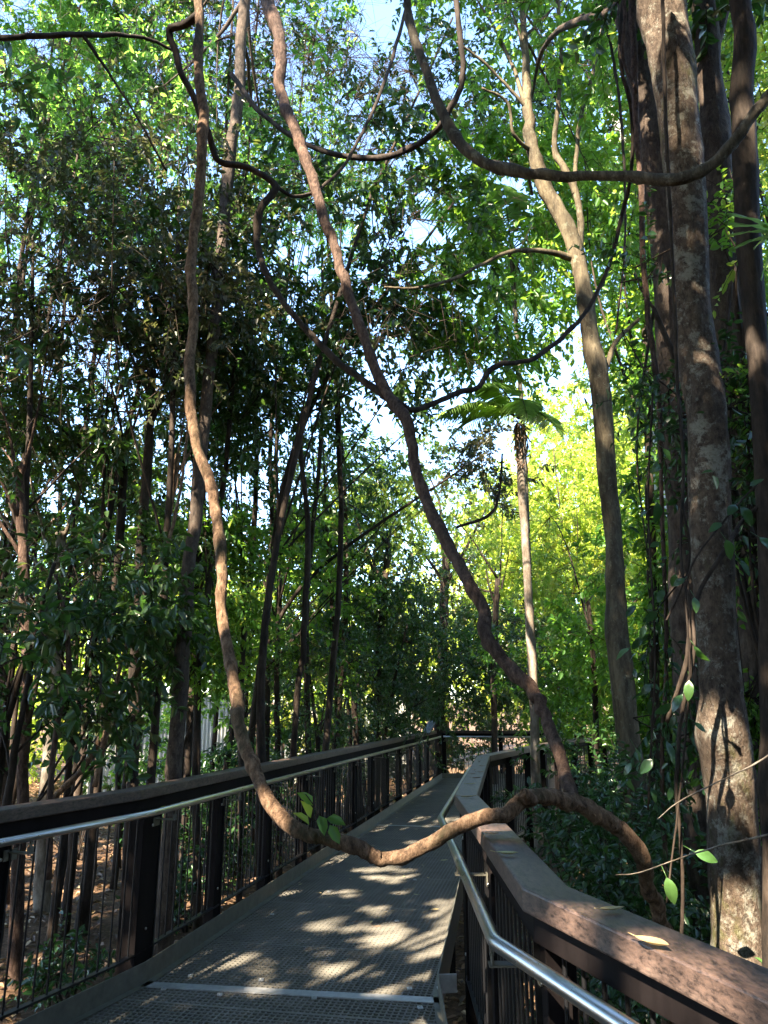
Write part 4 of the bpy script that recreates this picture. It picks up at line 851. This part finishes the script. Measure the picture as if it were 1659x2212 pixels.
# ================================================================== palms
def palm(lab, pts, mat, head, nf, fl_, seed, mat_f='frond', tilt=.3, spread=(0, 6.283), lw_=.045):
    P = VP(pts); x, y, z, r = P[0]; g = ground_z(x, y)
    P = [(x, y, g - .1, r * 1.5), (x, y, g + .2, r * 1.1)] + P
    root = tag(empty('palm', (x, y, g)), lab, 'palm'); rs = random.Random(seed)
    mb = MB(); woody(mb, P, 8, 12, .05, .1, 2, seed)
    under(mb.build('trunk', mat), root)
    h = Vector(head)
    for i in range(4):
        az = rs.uniform(0, 6.283); L = rs.uniform(.3, .6); pts_ = [h + Vector((math.cos(az) * (.03 + .10 * t), math.sin(az) * (.03 + .10 * t), -.04 - L * t * t)) for t in (0, .2, .4, .6, .8, 1)]
        B = np.array([list(pts_[min(5, j // 4)]) for j in range(22)]); D = rng.normal(size=(22, 3)) * .3 + np.array([0, 0, -1.0])
        V, Fq = leaf_arrays(B, D, rng.normal(size=(22, 3)), rng.uniform(.1, .24, 22), np.full(22, .012), .2, .2)
        dl = under(quadmesh('dead_frond', [(V, Fq, np.repeat(rng.random(22) * .6, 2), 0)], ['leaf_litter']), root)
        mb = MB(); mb.tube(pts_, .006, 4); st_ = mb.build('midrib', 'bark_dark'); st_.parent = dl
    for i in range(nf):
        az = spread[0] + (spread[1] - spread[0]) * (i + rs.uniform(-.3, .3)) / nf; el = rs.uniform(.1, 1.1)
        L = fl_ * rs.uniform(.8, 1.1); k = 16; pts_ = []
        for j in range(k + 1):
            t = j / k
            hx = t * L * math.cos(el * (1 - .4 * t)); hz = L * (math.sin(el) * t - (.55 + .2 * math.cos(el)) * t * t)
            pts_.append(h + Vector((math.cos(az) * hx, math.sin(az) * hx, hz)))
        mb = MB(); mb.tube(pts_, [max(.003, .014 * (1 - j / k)) for j in range(k + 1)], 5); st = mb
        nl = 34; B = []; D = []; LL = []
        for j in range(nl):
            t = .12 + .88 * (j + .5) / nl; f = t * k; a = int(min(k - 1, f)); p = pts_[a].lerp(pts_[a + 1], f - a); dr = (pts_[a + 1] - pts_[a]).normalized()
            sd = dr.cross(Vector((0, 0, 1))).normalized()
            for sg in (-1, 1):
                B.append(p); D.append(dr * .55 + sd * sg + Vector((0, 0, -.28 + rs.uniform(-.15, .15)))); LL.append(fl_ * .24 * math.sin(math.pi * min(1, t * .85 + .15)) * rs.uniform(.85, 1.1) + .03)
        LL = np.array(LL); D = np.array([list(v) for v in D]); B = np.array([list(v) for v in B])
        V, Fq = leaf_arrays(B, D, np.tile([0, 0, 1.0], (len(B), 1)), LL, np.full(len(B), lw_ * fl_ / 2), .3, .22)
        fr = under(quadmesh('frond', [(V, Fq, np.repeat(rng.random(len(B)) * .5 + rs.random() * .5, 2), 0)], [mat_f]), root)
        rb = st.build('midrib', 'bark_dark'); rb.parent = fr
palm('slender straight palm rising beside the inner railing with arching green fronds', [(1158, 1700, 9.8, 10), (1155, 1560, 9.8, 10), (1150, 1440, 9.8, 10.5), (1142, 1300, 9.8, 9), (1134, 1150, 9.8, 9), (1126, 1040, 9.8, 9), (1121, 930, 9.8, 7)], 'bark_pale', PY(1121, 905, 9.8), 7, 1.4, 5, spread=(2.2, 5.4), lw_=.020)
palm('tall palm behind the sunlit limb with long pale fronds', [(1154, 1500, 13, 5), (1134, 1000, 13, 5), (1118, 750, 13, 5), (1105, 560, 13, 5)], 'bark_grey', PY(1105, 540, 13), 11, 2.6, 9, lw_=.024)

# ================================================================== shrubs
def shrub(lab, cx, cy, h, r, lm, n=140, ll=.09, K=14, lw=.42, group='shrubs of the forest understorey', gap=-.1, name='shrub'):
    g = ground_z(cx, cy); root = tag(empty(name, (cx, cy, g)), lab, 'shrub', group); mb = MB()
    c = np.array([cx, cy, g + h * .58]); P = crown_points(c, (r, r, h * .5), n, gap, cx * 3 + cy)
    P = P[(P[:, 2] > g + .05)]
    if not len(P): return
    for i in range(9):
        q = Vector(P[random.randrange(len(P))]); a = Vector((cx + random.uniform(-.1, .1), cy + random.uniform(-.1, .1), g - .05)); m_ = a.lerp(q, .5) + Vector((random.uniform(-.12, .12), random.uniform(-.12, .12), .1))
        woody(mb, [(*a, .014), (*m_, .009), (*q, .004)], 5, 5, .05, .5, 0, i)
    under(mb.build('stem', 'bark_dark'), root)
    D = norm((P - c) * np.array([1, 1, .5]) + rng.normal(size=P.shape) * .35 + np.array([0, 0, .35]))
    under(quadmesh('foliage', foliage(P, D, K, .28, ll, lw, .25, jitter=.45), [lm, 'bark_dark']), root)
sh_ = [
 ('glossy dark shrub just behind the near right cap', 1.55, 5.3, 1.7, .75, 'leaf_gloss', 230, .065), ('glossy blue sheened shrub in the angle between near cap and inner railing', 2.2, 6.9, 2.0, .9, 'leaf_gloss', 280, .07),
 ('glossy shrub in front of the grey barked tree', 2.9, 7.1, 1.9, .9, 'leaf_gloss', 260, .07), ('glossy shrub left of the grey barked tree base', 2.6, 8.8, 2.4, 1.0, 'leaf_gloss', 280, .075),
 ('large glossy shrub behind the bushes at right', 4.0, 9.5, 2.6, 1.3, 'leaf_gloss', 320, .08), ('dark low shrub beneath the near timber cap', 1.5, 3.9, 1.1, .7, 'leaf_gloss', 170, .065),
 ('shrub filling the gap left of the mottled trunk', 2.1, 5.6, 1.5, .7, 'leaf_gloss', 200, .07), ('tall shrub beside the far descending railing', 5.0, 12.0, 2.8, 1.4, 'leaf_gloss', 320, .09),
 ('shrub beyond the far descending railing at right', 6.5, 21.5, 3.4, 1.8, 'leaf_dark', 300, .11), ('dark shrub behind the far corner of the boardwalk', 1.6, 21.5, 2.6, 1.4, 'leaf_dark', 300, .1),
 ('dark shrub behind the straight far railing', 3.9, 21.8, 2.7, 1.5, 'leaf_dark', 300, .1), ('dark shrub past the far end of the left railing', -.6, 18.6, 2.4, 1.2, 'leaf_dark', 280, .1),
 ('shrub crowding the left railing two thirds along', -1.9, 14.6, 2.1, 1.1, 'leaf_gloss', 260, .09), ('shrub crowding the left railing halfway along', -2.4, 12.0, 2.0, 1.0, 'leaf_gloss', 260, .085),
 ('shrub behind the left railing near the thin pole trunk', -2.4, 10.0, 1.3, .7, 'leaf_gloss', 150, .08), ('low shrub behind the large kinked post', -2.7, 7.2, .55, .4, 'leaf_gloss', 40, .08),
 ('yellow green shrub at the left edge', -7.4, 13.2, 1.9, 1.1, 'leaf_yellow', 130, .1),
 ('bush behind the crooked stem', -5.0, 13.5, 2.2, 1.1, 'leaf_dark', 150, .1), ('bush in front of the pale fence', -5.6, 18, 2.4, 1.5, 'leaf_green', 240, .11),
 ('bush left of the pale fence', -9.0, 16, 3.2, 1.9, 'leaf_green', 300, .12), ('bush seen below the wavy hanging stem', -3.6, 16.5, 2.6, 1.4, 'leaf_green', 260, .1),
 ('tall bush at the left edge behind the reddish trunk', -8.4, 10.0, 2.4, 1.1, 'leaf_dark', 170, .1)]
for lab, x, y, h, r, lm, n_, ll in sh_: shrub(lab, x, y, h, r, lm, n_, ll)

def big_leaf(mb, p, d, up, ln, wd, curl):
    d = Vector(d).normalized(); sd = d.cross(Vector(up)).normalized(); up = sd.cross(d); k_ = 7; vs = []
    for i in range(k_ + 1):
        t = i / k_; w_ = wd * .5 * max(.03, math.sin(math.pi * t ** .85) ** .8 if t < 1 else 0)
        c = Vector(p) + d * ln * (t - .12 * curl * t * t) - up * ln * curl * t * t * .5
        for j in (-1, -.5, 0, .5, 1): vs.append(c + sd * j * w_ + up * abs(j) * w_ * (.45 - .3 * abs(j)) + up * .02 * ln * math.sin(t * 11 + j * 3))
    mb.add(vs, [(i * 5 + j, i * 5 + j + 1, (i + 1) * 5 + j + 1, (i + 1) * 5 + j) for i in range(k_) for j in range(4)], True)
def set_rnd(o, v):
    a_ = o.data.attributes.new('rnd', 'FLOAT', 'FACE'); a_.data.foreach_set('value', [v] * len(o.data.polygons)); return o
# large leaved climbers on the right trunks
def climber(name, lab, anchors, ll, mat, stem):
    p0 = PY(*anchors[0][:3]); root = tag(empty(name, p0), lab, 'climbing plant')
    mb = MB(); woody(mb, VP([(*a, 2.2) for a in stem]), 6, 6, .05, .4, 0, 3)
    under(mb.build('stem', 'bark_dark'), root)
    for px, py, Y, ang in anchors:
        p = PY(px, py, Y); a = math.radians(ang)
        B = np.array([[p.x, p.y, p.z]]); D = np.array([[math.cos(a), -.25, math.sin(a)]]); nn = np.array([[random.uniform(-.3, .3), -.8, .7]])
        mb = MB(); l_ = ll * random.uniform(.55, 1.1); a2 = a + random.uniform(-.4, .4)
        d_ = Vector((math.cos(a2), random.uniform(-.6, .3), math.sin(a2))); big_leaf(mb, p, d_, nn[0] + rng.normal(size=3) * .35, l_, l_ * random.uniform(.4, .52), random.uniform(.1, .9))
        q_ = p - d_.normalized() * .035 + Vector((0, .03, .01)); mb.tube([p, (p + q_) / 2, q_], .0015, 4)
        under(set_rnd(mb.build('leaf', mat), random.random()), root)
climber('climber', 'climber with large bluish oval leaves scattered over the mottled trunk', [(1590, 1090, 3.7, 200), (1560, 1130, 3.7, 215), (1568, 1165, 3.7, -75), (1620, 1050, 3.7, 40), (1600, 1095, 3.7, -50), (1420, 1085, 3.8, 250), (1500, 1290, 3.7, -110), (1500, 1395, 3.7, -80), (1475, 1500, 3.7, 250),
   (1440, 1600, 3.7, -95), (1500, 1560, 3.7, -60), (1410, 1640, 3.7, 230), (1450, 1520, 3.7, 200), (1490, 1470, 3.7, -120), (1405, 1700, 3.8, -60), (1450, 1700, 3.8, -110), (1500, 1840, 3.7, -30), (1440, 1895, 3.6, -100), (1395, 1350, 3.9, -110), (1380, 1380, 3.9, 220), (1420, 1320, 3.9, -150), (1360, 1400, 4.0, 190), (1480, 1250, 3.7, 200), (1600, 1210, 3.7, -70), (1640, 1160, 3.7, -40)],
   .115, 'leaf_gloss', [(1440, 1950, 3.8), (1470, 1700, 3.75), (1490, 1450, 3.7), (1485, 1250, 3.7), (1560, 1130, 3.7), (1640, 1040, 3.7)])
climber('climber', 'leafy climber hanging beside the thin brown stem left of the mottled trunk', [(1400 + random.uniform(-50, 60), y_, 4.3, random.uniform(190, 350)) for y_ in range(900, 1700, 34)], .085, 'leaf_gloss', [(1400, 1750, 4.3), (1415, 1400, 4.3), (1400, 1100, 4.3), (1410, 850, 4.3)])
# strappy epiphytic fern at the right edge
p0 = PY(1690, 500, 3.7); root = tag(empty('fern', p0), 'strappy pale green epiphytic fern hanging at the upper right edge', 'fern')
for i, (dx, dz, l_) in enumerate([(-.32, .05, .36), (-.34, -.03, .33), (-.33, -.12, .36), (-.30, -.2, .30), (-.2, -.3, .34), (-.3, .12, .28), (-.1, -.35, .36), (-.28, .2, .3), (-.34, -.07, .26)]):
    mb = MB(); big_leaf(mb, p0 + Vector((random.uniform(-.02, .02), random.uniform(-.04, .04), random.uniform(-.03, .03))), (dx, random.uniform(-.2, .1), dz + .06), (.1, -.3, 1), l_, .03, .45)
    under(set_rnd(mb.build('frond', 'frond'), random.random()), root)
mb = MB(); woody(mb, [(p0.x + .02, p0.y, p0.z - .15, .03), (p0.x + .03, p0.y, p0.z, .045), (p0.x + .02, p0.y, p0.z + .1, .02)], 5, 8, .3, .3); under(mb.build('root_ball', 'bark_dark'), root)

# ================================================================== fallen leaves
def fallen(px, py, z, ang, ln, lab, grp, mat='leaf_dead', lift=.006, rn=None, curl=-.22, nz=None):
    p = PZ(px, py, z + lift); a = math.radians(ang)
    k_ = 7; vs = []; fs = []; wmax = ln * random.uniform(.32, .45); tw = random.uniform(-.25, .25)
    for i in range(k_ + 1):
        t = i / k_; wd = wmax * .5 * (math.sin(math.pi * min(1, t * 1.02)) ** .8 if 0 < t < 1 else .02); h = ln * .16 * (t - .45) ** 2 * 2.2
        for j in (-1, 0, 1):
            x = (t - .5) * ln; y = j * wd; hh = h + abs(j) * wd * .45 + tw * y * (t - .3) * .8
            vs.append((x * math.cos(a) - y * math.sin(a), x * math.sin(a) + y * math.cos(a), hh))
    mz = min(v[2] for v in vs)
    vs = [(v[0], v[1], v[2] - mz) for v in vs]
    for i in range(k_):
        for j in (0, 1): fs.append((i * 3 + j, (i + 1) * 3 + j, (i + 1) * 3 + j + 1, i * 3 + j + 1))
    mb = MB(); mb.add(vs, fs, True)
    mb.tube([Vector(vs[1]), Vector(vs[1]) - Vector((math.cos(a), math.sin(a), 0)) * ln * .2 + Vector((0, 0, .002))], .0012, 4)
    o = mb.build('fallen_leaf', mat); o.location = p; r_ = o.data.attributes.new('rnd', 'FLOAT', 'FACE'); v_ = random.random() if rn is None else rn
    r_.data.foreach_set('value', [v_] * len(o.data.polygons)); tag(o, lab, 'leaf', grp)
G1, G2 = 'fallen leaves lying on the right timber cap', 'fallen leaves scattered on the grating'
for px, py, ang, ln, rn, lab in [(1408, 2040, -60, .095, .55, 'large curled brown leaf on the cap nearest the camera'), (1323, 1966, 10, .07, .75, 'flat yellowish brown leaf on the cap beyond the curled brown one'),
    (1095, 1845, -20, .085, .95, 'yellow green leaf on the cap just past its near kink'), (1065, 1802, -30, .06, .3, 'small dark brown leaf on the cap near the liana crossing'),
    (1012, 1722, 5, .11, .6, 'wide brown leaf lying across the far kink of the near cap'), (1018, 1694, 20, .08, .9, 'greenish leaf on the cap beyond the far kink'), (1030, 1681, 10, .08, .4, 'brown leaf on the cap behind the greenish one')]:
    fallen(px, py, 1.10, ang, ln, lab, G1, rn=rn)
for px, py in ((1025, 1664), (1040, 1655), (1022, 1672), (1038, 1668), (1036, 1645), (1040, 1638)):
    fallen(px, py, 1.10, random.uniform(0, 180), .07, 'small dark leaf on the far narrow end of the near right cap', G1, rn=.1)
for px, py, ang, ln, rn, lab in [(960, 1859, 20, .09, .98, 'pale curled leaf on the grating right of the liana loop'), (938, 1966, 10, .08, .7, 'pale leaf on the grating at the edge of the big sun patch'), (688, 1930, -30, .08, .5, 'brown leaf on the grating near the left kerb'),
    (815, 2002, 0, .06, .1, 'tiny dark leaf beside the big sun patch'), (630, 1814, 30, .07, .9, 'pale leaf on the grating beneath the left bend of the liana'), (868, 2085, 20, .05, .4, 'small leaf on the grating right above the near joint strip')]:
    fallen(px, py, .004, ang, ln, lab, G2, rn=rn)
for i in range(64):
    px, py = [(random.uniform(840, 940), random.uniform(1700, 1780)), (random.uniform(740, 930), random.uniform(1790, 1880)), (random.uniform(640, 930), random.uniform(1880, 2000))][i % 3]
    fallen(px, py, .004, random.uniform(0, 180), random.uniform(.035, .06), 'tiny pale leaf fragment scattered on the grating', G2, rn=random.choice((.1, .6, 1)))
bpy.context.view_layer.update()
print('OBJ', len(bpy.data.objects), 'POLY', sum(len(m.polygons) for m in bpy.data.meshes))
